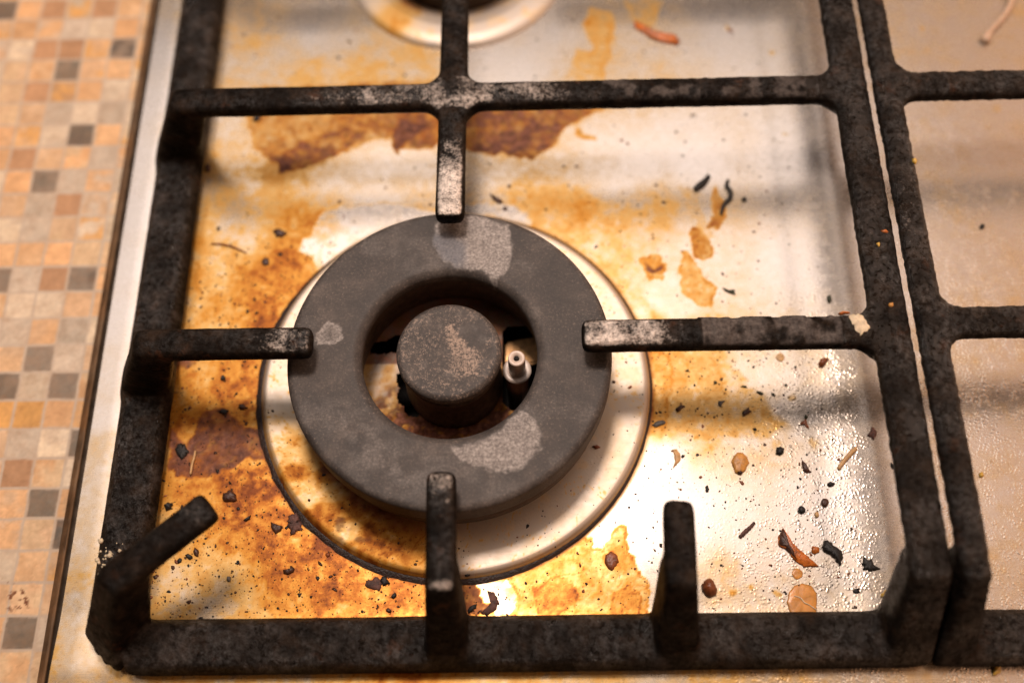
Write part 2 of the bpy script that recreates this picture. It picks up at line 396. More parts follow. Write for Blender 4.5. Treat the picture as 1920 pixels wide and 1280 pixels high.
# ------------------------------------------------------------------ hob top panel
def rim(X, Y):
    """height of the pressed panel: the shallow well under the left grate, raised border and middle ridge"""
    r = 26.0
    qx = X-(147.0-r); qy = -Y-(100.0-r)
    d = -(np.hypot(np.maximum(qx, 0), np.maximum(qy, 0))+np.minimum(np.maximum(qx, qy), 0)-r)
    return 1.6*(1-sstep(0, 22, d))+.6*sstep(-112, -124, X)
def plate_masks(X, Y, z=0.0):
    wx = X+2.2*fbm(X/6, Y/6, 4, 1.)+1.0*fbm(X/1.8, Y/1.8, 3, 4.); wy = Y+2.2*fbm(X/6, Y/6, 4, 21.)+1.0*fbm(X/1.8, Y/1.8, 3, 14.)
    ctl = [(400, 60, .16), (600, 60, .06), (450, 130, .20), (400, 230, .12), (450, 300, .22), (420, 420, .26), (500, 400, .28), (560, 430, .5), (400, 480, .34), (520, 520, .66),
           (400, 600, .5), (500, 590, .78), (350, 720, .42), (420, 700, .5), (480, 720, .78), (350, 800, .5), (330, 900, .6), (450, 940, .9), (400, 1000, .72), (350, 1100, .24),
           (450, 1130, .26), (420, 1080, .22), (400, 1130, .2), (520, 1010, .9), (560, 1060, .75), (600, 1120, .62), (700, 1120, .78), (780, 1130, .85), (640, 1090, .7), (880, 1130, .5), (330, 1140, .3),
           (640, 330, .12), (750, 300, .10), (700, 370, .05), (900, 330, .14), (960, 370, .22), (1060, 400, .38), (1120, 450, .28), (1130, 330, .06), (1200, 300, .02),
           (1210, 400, .22), (1300, 300, .01), (1250, 580, .08), (1500, 300, .01), (1500, 500, .02), (1290, 480, .08), (1230, 680, .5), (1260, 720, .36), (1310, 760, .36),
           (1400, 740, .10), (1500, 760, .05), (1230, 770, .5), (1400, 800, .16), (1250, 860, .02), (1300, 950, .01), (1200, 950, .01), (1400, 1000, .04), (1380, 1080, .12),
           (1500, 1000, .03), (1600, 900, .03), (1650, 800, .06), (1660, 500, .05), (1800, 300, .06), (1850, 800, .08), (1850, 1100, .08), (1000, 60, .04), (1100, 150, .14), (1150, 160, .12),
           (1400, 80, .03), (700, 150, .26), (600, 150, .2), (950, 130, .02), (1240, 1000, .02), (280, 100, .0), (250, 400, .0), (200, 700, .03), (180, 850, .08), (160, 1000, .14), (130, 1200, .16), (245, 300, .0), (215, 600, .0), (232, 500, .0), (270, 200, .0), (195, 780, .02), (172, 930, .08),
           (500, 1272, .3), (900, 1272, .25), (1400, 1272, .2), (1800, 1270, .1), (80, 1270, .2)]
    num = 0; den = 0
    for px, py, v in ctl:
        x, y = atxy(px, py); w = 1/(((wx-x)**2+(wy-y)**2)+9.0)**1.7; num = num+w*v; den = den+w
    A = num/den
    A = A*(1+.55*fbm(X/9, Y/9, 5, 2.)+.5*fbm(X/2.2, Y/2.2, 4, 12.))+.10*fbm(X/22, Y/22, 3, 41.)*(A > .03)*A**.5
    A = A*(.80+.35*sstep(-.3, .35, fbm(X/13, Y/13, 4, 141.)))
    A = np.clip(A, 0, 1)
    B = np.zeros_like(A); G = np.zeros_like(A)
    def add(pts, amber, burnt=0., edge=.35, ew=.55, w=.5, warp=1.0, fade=None):
        nonlocal A, B
        sd = sdpoly(polyw(pts), X+warp*(wx-X), Y+warp*(wy-Y))
        k = sstep(-w, w, sd)
        if fade is not None: k = k*fade(sd)
        k = k*(.62+.38*sstep(-.35, .25, fbm(X/4, Y/4, 4, 58.)))
        A = A*(1-k)+(amber*(1+.5*fbm(X/4.5, Y/4.5, 4, 8.)+.45*fbm(X/1.4, Y/1.4, 3, 18.)))*k
        A = np.clip(A+edge*np.exp(-((sd-.25)/(ew*.8))**2)*sstep(-.8, .1, fbm(X/3, Y/3, 3, 68.)), 0, 1)
        if burnt: B = np.maximum(B, k*burnt*(1.25+1.1*fbm(X/3, Y/3, 5, 3.)))
        else: B = B*(1-k)
    # baked sheet above the burner, below the cross bar
    add([(455, 185), (470, 255), (500, 300), (530, 322), (560, 318), (600, 312), (640, 285), (700, 262), (790, 262), (830, 270), (830, 190), (1160, 185), (1175, 200), (1100, 214), (1052, 250), (1040, 275), (990, 297), (930, 290), (870, 275), (850, 265), (850, 150), (470, 165)], .46, .30, .16, w=1.5)
    add([(500, 300), (530, 322), (590, 312), (640, 285), (690, 250), (640, 240), (560, 270)], .6, .55, .2)
    add([(640, 225), (730, 262), (745, 280), (830, 272), (830, 190), (700, 190)], .6, .42, .1)
    add([(745, 225), (800, 235), (765, 262), (748, 285), (735, 260)], .9, .9, .1, w=1.0)
    add([(512, 305), (540, 290), (560, 300), (530, 325)], .9, 1.0, .1, w=1.)
    add([(850, 190), (1090, 190), (1098, 215), (1050, 250), (1038, 276), (990, 297), (930, 290), (850, 272)], .6, .72, .15, w=.8)
    add([(1010, 185), (1060, 195), (1050, 212), (1025, 205)], .8, .9, .1)
    # clean patch left of and above the cap
    add([(608, 392), (590, 425), (558, 468), (580, 482), (588, 505), (640, 520), (800, 440), (900, 440), (1010, 440), (990, 405), (960, 385), (900, 378), (830, 395), (720, 380)], .02, 0, .16, .8)
    # orange pool at lower right of the flange
    add([(935, 1075), (1010, 1048), (1085, 1002), (1108, 1014), (1112, 1034), (1125, 1035), (1144, 1018), (1150, 992), (1160, 983), (1172, 988), (1176, 1012), (1180, 1042), (1200, 1075), (1216, 1100), (1222, 1175), (952, 1175), (975, 1125), (966, 1105)], .40, 0, .34, .5)
    add([(1000, 1098), (1030, 1080), (1065, 1085), (1090, 1110), (1080, 1150), (1010, 1160)], .56, 0, .22, .4)
    add([(1148, 1108), (1180, 1095), (1200, 1110), (1205, 1175), (1150, 1175)], .50, 0, .3, .4)
    add([(888, 1086), (938, 1080), (964, 1104), (972, 1126), (955, 1152), (930, 1160), (905, 1120)], .06, 0, .3, .5)
    add([(866, 1085), (892, 1088), (905, 1120), (925, 1130), (900, 1156), (868, 1158)], .66, .25, .2)
    # scorched patch on the left of the flange
    add([(378, 785), (392, 772), (415, 770), (440, 785), (462, 803), (495, 808), (500, 830), (510, 870), (460, 855), (420, 878), (385, 895), (330, 890), (318, 850), (345, 830), (372, 818)], .85, .62, .2, .7, w=.9)
    add([(318, 800), (345, 830), (350, 870), (320, 880)], .8, .8, .1, w=1.2)
    add([(318, 668), (370, 665), (355, 690), (330, 700)], .7, .7, .1, w=1.)
    # single stains
    add([(1195, 482), (1205, 478), (1222, 476), (1240, 478), (1250, 500), (1245, 520), (1215, 522), (1205, 505)], .48, 0, .3, .5)
    add([(1206, 488), (1225, 505), (1245, 500), (1240, 508), (1222, 512), (1210, 503)], .9, .5, .1, .3, warp=.4, w=.3)
    add([(1290, 440), (1305, 427), (1320, 432), (1340, 460), (1338, 480), (1320, 490), (1302, 485), (1300, 458)], .5, .12, .28)
    add([(1275, 470), (1285, 470), (1298, 495), (1318, 520), (1342, 540), (1332, 578), (1300, 560), (1278, 548), (1270, 510)], .36, 0, .26)
    add([(1338, 350), (1355, 380), (1356, 410), (1342, 430), (1330, 420), (1336, 385)], .55, .25, .15, w=.9)
    add([(1275, 350), (1305, 360), (1310, 400), (1340, 440), (1325, 445), (1290, 400)], .2, 0, .06, w=1.5)
    add([(1105, 20), (1150, 25), (1148, 100), (1130, 140), (1090, 140), (1085, 120), (1112, 90), (1095, 50)], .38, 0, .12, .9, w=1.2)
    add([(1085, 95), (1125, 110), (1135, 150), (1060, 150)], .26, 0, .1, w=1.2)
    add([(1170, 0), (1245, 0), (1230, 45), (1200, 55), (1180, 40)], .28, 0, .06, w=1.5)
    add([(1078, 240), (1086, 242), (1095, 254), (1115, 256), (1120, 262), (1095, 262), (1080, 255)], .45, 0, .1, .4, w=.5, warp=.4)
    # pool to the right of the flange, crisp lower edge
    add([(1200, 560), (1222, 590), (1236, 640), (1226, 700), (1230, 760), (1224, 800), (1240, 804), (1262, 812), (1300, 818), (1370, 812), (1440, 815), (1480, 800), (1380, 700), (1300, 640)], .30, 0, .0, w=2.5)
    add([(1222, 640), (1256, 655), (1262, 700), (1250, 750), (1258, 790), (1240, 808), (1222, 804), (1215, 760)], .42, 0, .18, .6, w=.9)
    for px, py, r_, a in [(1303, 817, 3, .45), (1330, 810, 4, .32), (1376, 812, 5, .35), (1440, 810, 8, .25), (1486, 750, 6, .22), (1455, 830, 5, .2), (1520, 825, 6, .2),
                          (542, 1062, 9, .62), (1140, 1052, 10, .6), (700, 1092, 9, .8), (1370, 1105, 4, .5), (1408, 1095, 3, .5), (1462, 1112, 5, .3), (1470, 250, 5, .12), (1725, 60, 4, .3), (1850, 250, 6, .2), (1870, 210, 8, .18), (1365, 52, 5, .3), (1445, 98, 6, .25)]:
        x, y = atxy(px, py); rr = r_/4.9
        dd = rr-np.hypot(wx-x, wy-y)*1.0
        k = sstep(-.3, .3, dd); A = np.maximum(A*(1-k)+a*k, .35*a*np.exp(-((dd)/.35)**2)+A*(1-k*.3))
    # drying contour lines inside the yellow areas
    f = fbm(X/11, Y/11, 4, 77.)
    con = np.exp(-((np.abs(f)*1.0)/.018)**2)+np.exp(-(np.abs(f-.25)/.016)**2)*.7
    A = np.clip(A+.16*con*sstep(.1, .35, A), 0, 1)
    # groove shadow round the burner flange, painted in as a dark ring
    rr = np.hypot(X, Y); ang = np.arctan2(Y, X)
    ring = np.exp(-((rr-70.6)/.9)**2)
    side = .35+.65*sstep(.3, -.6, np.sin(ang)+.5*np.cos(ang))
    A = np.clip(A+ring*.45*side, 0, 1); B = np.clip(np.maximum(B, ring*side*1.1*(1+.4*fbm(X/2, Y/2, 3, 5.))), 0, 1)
    # grease lumps: towards the right and the front right
    G = sstep(85, 135, X-.25*Y+8*fbm(X/15, Y/15, 3, 6.))*sstep(60, 0, Y)*(X < 300)
    G = np.maximum(G, sstep(156, 165, X)*(.35+.75*sstep(150, 30, Y))*(.7+.6*fbm(X/12, Y/12, 3, 91.)))
    A = np.clip(A+.045*sstep(150, 165, X)*sstep(.15, .5, fbm(X/6, Y/6, 4, 93.)), 0, 1)
    strip = sstep(143.5, 147.5, X)*sstep(158, 154, X)
    G = G*(1-.9*strip)
    G = np.clip(G+.12*sstep(.2, .6, A), 0, 1)
    return A, np.clip(B, 0, 1), G
def build_hob():
    hob = empty('gas_hob', (0, 0, -6), 'stained stainless steel gas hob top under both iron grates', 'hob')
    xa = np.arange(-130, 200, .55); xs = np.concatenate([xa, np.arange(200, 300, 2.5)])
    ya = np.arange(-112, 192, .55); ys = np.concatenate([ya, np.arange(192, 312, 2.5)])
    X, Y = np.meshgrid(xs, ys)
    A, B, G = plate_masks(X, Y)
    Z = rim(X, Y)+.08*fbm(X/30, Y/30, 2, 3.)
    ny, nx = X.shape; idx = np.arange(nx*ny).reshape(ny, nx)
    F = np.stack([idx[:-1, :-1], idx[:-1, 1:], idx[1:, 1:], idx[1:, :-1]], -1).reshape(-1, 4)
    V = np.stack([X, Y, Z], -1).reshape(-1, 3)
    c = V[F].mean(1)
    keep = (np.hypot(c[:, 0], c[:, 1]) > 41) & (np.hypot(c[:, 0]+2, c[:, 1]-198.8) > 27)
    F = F[keep]
    used = np.zeros(len(V), bool); used[F.ravel()] = True; mp = np.cumsum(used)-1
    mesh_np('top_panel', V[used], mp[F], M_STEEL, hob, cols={'stain': np.stack([A, B, G], -1).reshape(-1, 3)[used]})
    # rolled edge falling to the worktop, its dark reflection painted as darker steel
    prof = [(-130.0, 0.60), (-131.2, .45), (-132.2, .0), (-133.0, -.9), (-133.9, -2.8), (-135.2, -4.4), (-136.8, -5.2), (-137.2, -5.6), (-137.2, -5.95)]
    yy = np.arange(-112, 312, 2.0)
    V = []; F = []
    for (x, z) in prof:
        for y in yy: V.append((x, y, z))
    n = len(yy)
    for i in range(len(prof)-1):
        for j in range(n-1): F.append((i*n+j, (i+1)*n+j, (i+1)*n+j+1, i*n+j+1))
    V = np.array(V); F = np.array(F)
    st = np.stack([.10+.12*fbm(V[:, 1]/9, V[:, 2], 3, 2.), 0*V[:, 0], .2+0*V[:, 0]], -1).clip(0, 1)
    mesh_np('rolled_edge', V, F, M_EDGE, hob)
    # front edge strip
    prof = [(-112.0, 1.60), (-113.5, 1.2), (-114.6, -.8), (-116.0, -4.0), (-118, -5.9)]
    xx = np.arange(-130, 298, 3.0); V = []; F = []
    for (y, z) in prof:
        for x in xx: V.append((x, y, z))
    n = len(xx)
    for i in range(len(prof)-1):
        for j in range(n-1): F.append((i*n+j, i*n+j+1, (i+1)*n+j+1, (i+1)*n+j))
    V = np.array(V); F = np.array(F)[:, ::-1]
    mesh_np('front_edge', V, F, M_STEEL, hob, cols={'stain': np.zeros((len(V), 3))+.1})
    return hob
HOB = build_hob()

# ------------------------------------------------------------------ burners
def lathe(name, prof, mat, parent, cx=0, cy=0, seg=256, attr=None, fn=None, a0=0, loc=None):
    th = np.linspace(0, 2*math.pi, seg, endpoint=False)
    P = np.array(prof, float); n = len(P)
    R, T = np.meshgrid(P[:, 0], th, indexing='ij'); Zz = np.repeat(P[:, 1][:, None], seg, 1)
    X = cx+R*np.cos(T); Y = cy+R*np.sin(T)
    idx = np.arange(n*seg).reshape(n, seg); nxt = np.roll(idx, -1, 1)
    F = np.stack([idx[:-1], nxt[:-1], nxt[1:], idx[1:]], -1).reshape(-1, 4)
    V = np.stack([X, Y, Zz], -1).reshape(-1, 3)
    cols = None
    if attr: cols = {attr: fn(V)}
    return mesh_np(name, V, F, mat, parent, cols=cols)
def refine(prof, step):
    out = [prof[0]]
    for a, b in zip(prof[:-1], prof[1:]):
        L = math.hypot(b[0]-a[0], b[1]-a[1]); k = max(1, int(L/step))
        for i in range(1, k+1): out.append((a[0]+(b[0]-a[0])*i/k, a[1]+(b[1]-a[1])*i/k))
    return out
def arc(cx, cz, r, a0, a1, n=6):
    return [(cx+r*math.cos(math.radians(a0+(a1-a0)*i/n)), cz+r*math.sin(math.radians(a0+(a1-a0)*i/n))) for i in range(n+1)]

def flange_stain(V):
    X, Y = V[:, 0], V[:, 1]; r = np.hypot(X, Y)
    wx = X+1.8*fbm(X/6, Y/6, 4, 61.); wy = Y+1.8*fbm(X/6, Y/6, 4, 71.)
    ang = np.degrees(np.arctan2(wy, wx)) % 360
    d = np.abs((ang-228+180) % 360-180)
    A = .50*sstep(44, 14, d)*(.45+.75*sstep(-.25, .3, fbm(X/7, Y/7, 4, 151.)))*(1+.6*fbm(X/6, Y/6, 4, 6.)+.5*fbm(X/2, Y/2, 4, 16.))+.05
    A = A+.22*np.exp(-((ang-258)/9)**2)+.05*sstep(-.1, .5, fbm(X/9, Y/9, 3, 8.))
    A = np.maximum(A, .12*sstep(.1, .5, fbm(X/5, Y/5, 4, 15.)))
    A = np.clip(A+.25*np.exp(-((r-70)/.5)**2), 0, 1)
    B = .6*sstep(30, 8, d)*sstep(.25, .6, fbm(X/3.5, Y/3.5, 4, 26.))+.75*sstep(58, 53, r)*sstep(70, 30, d)
    f = fbm(X/9, Y/9, 4, 177.); con = np.exp(-(np.abs(f)/.014)**2)
    A = np.clip(A+.22*con*(r < 68), 0, 1)
    # grease run at 300 degrees
    G = .25+.2*sstep(0, .5, fbm(X/6, Y/6, 3, 19.))
    return np.stack([A, np.clip(B, 0, 1), G], -1)
def cap_patch(V):
    X, Y, Z = V.T
    # photo polygons on the cap face, height 30
    wx = X+1.6*fbm(X/2.2, Y/2.2, 5, 5.); wy = Y+1.6*fbm(X/2.2, Y/2.2, 5, 15.)
    def pm(pts, w=.9): return sstep(-w, w, sdpoly(polyw(pts, 30), wx, wy))
    P = pm([(812, 455), (815, 425), (850, 400), (905, 408), (955, 425), (962, 455), (955, 490), (938, 522), (925, 528), (905, 505), (850, 500), (835, 492)])*.75
    Bl = pm([(800, 440), (850, 430), (872, 460), (868, 500), (840, 500)], 2.)*.9
    P2 = pm([(845, 840), (870, 836), (930, 815), (975, 770), (1000, 780), (1015, 815), (1010, 845), (985, 870), (950, 885), (900, 878), (862, 862)])*.95
    x, y = atxy(618, 627, 30); d = np.hypot(wx-x, wy-y)
    P3 = sstep(4.7, 4.1, d)*(.35+.45*sstep(1.0, 3.5, d))
    bl = pm([(590, 760), (660, 760), (760, 850), (830, 860), (860, 930), (760, 930), (660, 880)], 5)*sstep(-.15, .35, fbm(X/6, Y/6, 4, 35.))*.30
    gen = .16*sstep(.0, .5, fbm(X/9, Y/9, 5, 55.))
    P = P*(1.25+.55*sstep(-.3, .3, fbm(X/4, Y/4, 4, 91.))); P2 = P2*(.95+.5*sstep(-.3, .3, fbm(X/4, Y/4, 4, 95.)))
    P = np.maximum.reduce([P*(1+.3*fbm(X/3, Y/3, 4, 9.)), P2*(1+.25*fbm(X/1.5, Y/1.5, 3, 9.)), P3, bl])
    ed = np.exp(-((np.hypot(X, Y)-53.2)/.7)**2)*sstep(.1, .5, fbm(X/8, Y/8, 3, 4.))*.25
    return np.stack([np.clip(np.maximum(np.maximum(P, ed), gen), 0, 1), Bl, .16+.1*fbm(X/12, Y/12, 3, 3.)], -1)
def knob_patch(V):
    X, Y, Z = V.T
    wx = X+1.3*fbm(X/2.2, Y/2.2, 4, 5.); wy = Y+1.3*fbm(X/2.2, Y/2.2, 4, 15.)
    def pm(pts, w=.8): return sstep(-w, w, sdpoly(polyw(pts, 31.5), wx, wy))
    S = pm([(830, 600), (850, 600), (862, 625), (885, 640), (905, 670), (900, 700), (870, 710), (850, 680), (835, 640)], 2.2)*.85
    S = np.maximum(S, pm([(780, 590), (820, 580), (830, 610), (780, 620)], 2)*.42)
    S = np.maximum(S, pm([(840, 665), (875, 680), (870, 720), (835, 700)], 1.6)*.6)
    S = np.maximum(S, pm([(825, 690), (855, 690), (855, 705), (830, 705)], 1)*.5)
    S = np.maximum(S*.8, .30+.12*fbm(X/5, Y/5, 3, 2.))
    D = pm([(870, 605), (905, 600), (918, 630), (905, 655), (880, 650), (862, 625)], .7)
    S = S*(1-.8*D)
    return np.stack([.12*sstep(0, .4, fbm(X/4, Y/4, 3, 3.)), 0*X, np.clip(S, 0, 1)], -1)

def build_front_burner():
    b = empty('gas_burner', (0, 0, 0), 'large front gas burner with black ring cap and round centre cap', 'burner', 'burners of the steel hob')
    fl = refine([(40.5, 1.3), (44, 1.9), (56, 2.6), (66.8, 3.1)], .7)+arc(67.4, 1.4, 1.75, 85, 5, 5)+[(69.8, .9), (70.0, .15)]
    lathe('drip_ring', fl[::-1], M_FLANGE, b, seg=720, attr='stain', fn=flange_stain)
    # black ring standing in for the groove shadow round the drip ring
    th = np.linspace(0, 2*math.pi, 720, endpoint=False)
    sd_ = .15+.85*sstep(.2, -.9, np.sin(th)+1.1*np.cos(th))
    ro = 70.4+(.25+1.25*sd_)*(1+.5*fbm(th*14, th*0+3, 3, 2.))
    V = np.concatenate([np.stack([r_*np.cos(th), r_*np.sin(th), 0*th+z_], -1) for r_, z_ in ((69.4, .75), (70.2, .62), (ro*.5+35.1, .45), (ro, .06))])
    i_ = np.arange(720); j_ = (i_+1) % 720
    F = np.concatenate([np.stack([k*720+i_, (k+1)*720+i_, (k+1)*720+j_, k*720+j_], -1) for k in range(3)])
    mesh_np('groove_shadow_ring', V, F, M_GROOVE, b)
    # burner ring body below the cap
    body = [(43.0, 2.4), (44.5, 6.5), (49.5, 8.2), (52.8, 9.4), (53.6, 10.4), (53.7, 17.4), (52.6, 18.2), (52.6, 18.9)]
    lathe('burner_ring', body[::-1], M_SOOT, b, seg=300)
    inner = [(31.6, 21.5), (31.2, 16), (32.0, 15.2), (32.2, 8.5), (33.2, 4.0), (36.0, 1.4)]
    lathe('bore_wall', inner, M_SOOT, b, seg=200)
    cap = [(52.6, 18.9), (54.0, 18.95), (54.6, 19.6)]+refine([(54.8, 20.5), (54.7, 26.6)], 1.5)+arc(52.3, 27.6, 2.4, 0, 84, 8)+refine([(52.0, 30.0), (34.0, 30.0)], .5)+arc(33.2, 26.4, 3.6, 88, 165, 8)+[(29.6, 25.6), (30.2, 23.2), (31.6, 21.5)]
    lathe('ring_cap', cap[::-1], M_CAP, b, seg=720, attr='patch', fn=cap_patch)
    knob = [(0.02, 31.6)]+refine([(.5, 31.6), (15.2, 31.35)], .4)+arc(15.6, 29.3, 2.1, 84, 0, 7)+[(17.7, 27.4), (17.2, 26.6), (16.0, 26.3)]
    lathe('centre_cap', knob, M_CAP, b, seg=300, attr='patch', fn=knob_patch)
    neck = [(16.0, 26.3), (15.9, 22), (16.4, 21.6), (16.4, 20.2), (15.8, 19.8), (15.4, 12), (16.6, 8), (17.2, 6.6), (17.2, 2.2)]
    lathe('centre_burner', neck, M_SOOT, b, seg=160)
    # floor inside the bore, with the two slots
    s = .45; g = np.arange(-37.8, 37.9, s); X, Y = np.meshgrid(g, g)
    ny, nx = X.shape; idx = np.arange(nx*ny).reshape(ny, nx)
    F = np.stack([idx[:-1, :-1], idx[:-1, 1:], idx[1:, 1:], idx[1:, :-1]], -1).reshape(-1, 4)
    r = np.hypot(X, Y)
    Z = 2.0+1.6*fbm(X/2.4, Y/2.4, 4, 5.)*sstep(8, -8, Y-.3*X)+.1*fbm(X, Y, 2, 1.)
    V = np.stack([X, Y, Z], -1).reshape(-1, 3); c = V[F].mean(1)
    cr = np.hypot(c[:, 0], c[:, 1])
    sl = sdpoly(np.array([(17.3, 20), (19, 22), (30, 22), (33, 19), (32, -8), (28.5, -11), (20, -11), (17.3, -8)]), c[:, 0], c[:, 1]) > 0
    wx = c[:, 0]+1.2*fbm(c[:, 0]/2, c[:, 1]/2, 3, 9.); wy = c[:, 1]+1.2*fbm(c[:, 0]/2, c[:, 1]/2, 3, 19.)
    sl2 = sdpoly(np.array([(-21.5, 4), (-13, 6), (-13, -13), (-16.5, -12.5), (-19.5, -8), (-20.5, -4)]), wx, wy) > 0
    sl3 = sdpoly(np.array([(-33, 16), (-17, 20), (-15, 13), (-31, 12)]), wx, wy) > 0
    F = F[(cr < 37.4) & (cr > 13) & ~sl & ~sl2 & ~sl3]
    used = np.zeros(len(V), bool); used[F.ravel()] = True; mp = np.cumsum(used)-1
    x, y = V[:, 0], V[:, 1]
    dirt = sstep(8, -6, y-.35*x+5*fbm(x/5, y/5, 3, 2.))
    A = np.clip(.20+.30*fbm(x/4, y/4, 4, 1.)+.35*dirt, 0, 1); B = np.clip(dirt*sstep(-.55, .15, fbm(x/2.2, y/2.2, 4, 8.))*1.15+.55*(y > 8)+.35, 0, 1)
    mesh_np('burner_floor', V[used], mp[F], M_FLANGE, b, cols={'stain': np.stack([A, B, .6*dirt], -1)[used]})
    lathe('drip_cup', [(46, 1.0), (45, -12), (38, -26), (0.02, -27)], M_DARK, b, seg=64)
    # igniter with its collar, standing in the right slot
    ix, iy = 22.6, -1.1
    def lat(name, prof, mat, par): return lathe(name, prof, mat, par, cx=ix, cy=iy, seg=48)
    ig = lat('igniter', [(1.0, 24.0), (1.05, 26.2)]+arc(2.3, 26.0, .6, 100, 0, 4)+[(2.95, 25.0), (2.95, 15.8)], M_CERA, b)
    e = lat('electrode', [(0.02, 26.9), (.5, 26.8), (.8, 26.3), (.8, 24.0)], M_DARK, ig); e.location = (0, 0, 0)
    k = lat('collar', [(2.95, 16.1), (4.3, 16.4), (4.9, 16.1), (5.0, 15.2), (4.8, 14.0), (4.0, 13.6), (3.7, -20)], M_CERA, ig); k.location = (0, 0, 0)
    # bracket glimpsed behind the igniter
    bm = bmesh.new(); bmesh.ops.create_cube(bm, size=1)
    for v in bm.verts: v.co = Vector((v.co.x*14+25, v.co.y*11+15.5+(v.co.x*3), v.co.z*1.6-7))
    bmesh.ops.bevel(bm, geom=bm.edges[:], offset=.7, segments=2, affect='EDGES')
    me = bpy.data.meshes.new('bracket'); 
    for v in bm.verts: v.co *= MM
    bm.to_mesh(me); bm.free(); me.materials.append(M_BRASS); o = bpy.data.objects.new('bracket', me); COL.objects.link(o); o.parent = b
    return b
build_front_burner()

def build_back_burner():
    cx, cy = -2.0, 198.8
    b = empty('gas_burner', (cx, cy, 0), 'back gas burner cut off by the top edge, pale metal dish round a black body', 'burner', 'burners of the steel hob')
    def fs(V):
        X, Y = V[:, 0]-cx, V[:, 1]-cy; r = np.hypot(X, Y); a = np.degrees(np.arctan2(Y, X)) % 360
        A = .03+.32*np.exp(-(((a-232))/13)**2)*(r > 30)+.12*sstep(0, .5, fbm(X/5, Y/5, 3, 3.))
        B = .8*sstep(36, 32, r)*sstep(200, 230, a)*sstep(260, 235, a)
        return np.stack([A.clip(0, 1), B, .1+0*r], -1)
    lathe('drip_ring', refine([(48.0, .2), (47.6, 1.2), (46.0, 2.4), (43, 3.2), (38, 3.6), (35, 3.2), (30, 2.6)], .8), M_FLANGE, b, cx=cx, cy=cy, seg=300, attr='stain', fn=fs)
    lathe('burner_body', [(30.5, 20), (31.4, 19), (31.5, 13), (29.5, 12), (28, 6), (29, 2.6)], M_SOOT, b, cx=cx, cy=cy, seg=160)
    prof = [(0.02, 25.0)]+refine([(1, 25), (30, 24.6)], 1.5)+arc(30.4, 22.6, 2.0, 85, 0, 5)+[(32.4, 20.6), (30.5, 20)]
    lathe('ring_cap', prof, M_CAP, b, cx=cx, cy=cy, seg=200, attr='patch', fn=lambda V: np.zeros((len(V), 3))+.1)
build_back_burner()

# ------------------------------------------------------------------ cast iron grates
def hull(bm, pts):
    vs = [bm.verts.new(p) for p in pts]
    r = bmesh.ops.convex_hull(bm, input=vs)
    bad = [v for v in r['geom_interior'] if isinstance(v, bmesh.types.BMVert)]
    for v in bad: bm.verts.remove(v)
def bar(bm, x0, y0, x1, y1, w, z1, z0, taper=.6, draft=.6):
    """beam along a line, top width w, slightly wider at mid height"""
    d = Vector((x1-x0, y1-y0)); L = d.length; d /= L; n = Vector((-d.y, d.x))
    pts = []
    for (x, y) in ((x0, y0), (x1, y1)):
        for s in (-1, 1):
            for (hw, z) in ((w/2-.9, z1), (w/2, z1-1.4), (w/2+taper*.2, z1-3.5), (w/2-draft, z0)):
                pts.append((x+n.x*s*hw, y+n.y*s*hw, z))
    hull(bm, pts)
def leg(bm, tx, ty, bx, by, w, wb, ln=10, zt=42.0, zb=3.0, lb=15):
    """flared leg from the bar end (tx,ty) out and down to the rail (bx,by)"""
    d = Vector((bx-tx, by-ty)); d.normalize(); n = Vector((-d.y, d.x)); pts = []
    for s in (-1, 1):
        for (a, z, hw) in ((-.6, zt, w/2-.9), (0, zt-1.5, w/2), (-ln, zt, w/2-.9), (-ln-1, zt-8, w/2)):
            pts.append((tx+d.x*a+n.x*s*hw, ty+d.y*a+n.y*s*hw, z))
        for (a, z) in ((0, zb), (0, zb+5), (-lb, zb), (-lb, zb+6)):
            pts.append((bx+d.x*a+n.x*s*wb/2, by+d.y*a+n.y*s*wb/2, z))
    hull(bm, pts)
def rail(bm, x0, y0, x1, y1, w=17.0, zb=3.0, zt=10.8):
    d = Vector((x1-x0, y1-y0)); d.normalize(); n = Vector((-d.y, d.x)); pts = []
    for (x, y) in ((x0, y0), (x1, y1)):
        for s in (-1, 1):
            for (hw, z) in ((w/2, zb), (w/2, zb+3), (w/2-1.8, zt-1.2), (w/2-3.2, zt)):
                pts.append((x+n.x*s*hw, y+n.y*s*hw, z))
    hull(bm, pts)
def fillet(bm, x, y, sx, sy, r=5.5, z1=42.0, z0=34.5):
    a = [(x, y), (x+sx*r, y), (x+sx*r*.42, y+sy*r*.42), (x, y+sy*r)]
    pts = []
    for z in (z1-.4, z0+.4):
        pts += [(x-sx*2, y-sy*2, z), (a[1][0], a[1][1]-sy*2, z), (a[1][0], a[1][1], z), (a[2][0], a[2][1], z), (a[3][0], a[3][1], z), (a[3][0]-sx*2, a[3][1], z)]
    hull(bm, pts)
ZT, ZB = 42.0, 35.4
RL = -109.5; RF = -91.5       # centre lines of the low left and front rails
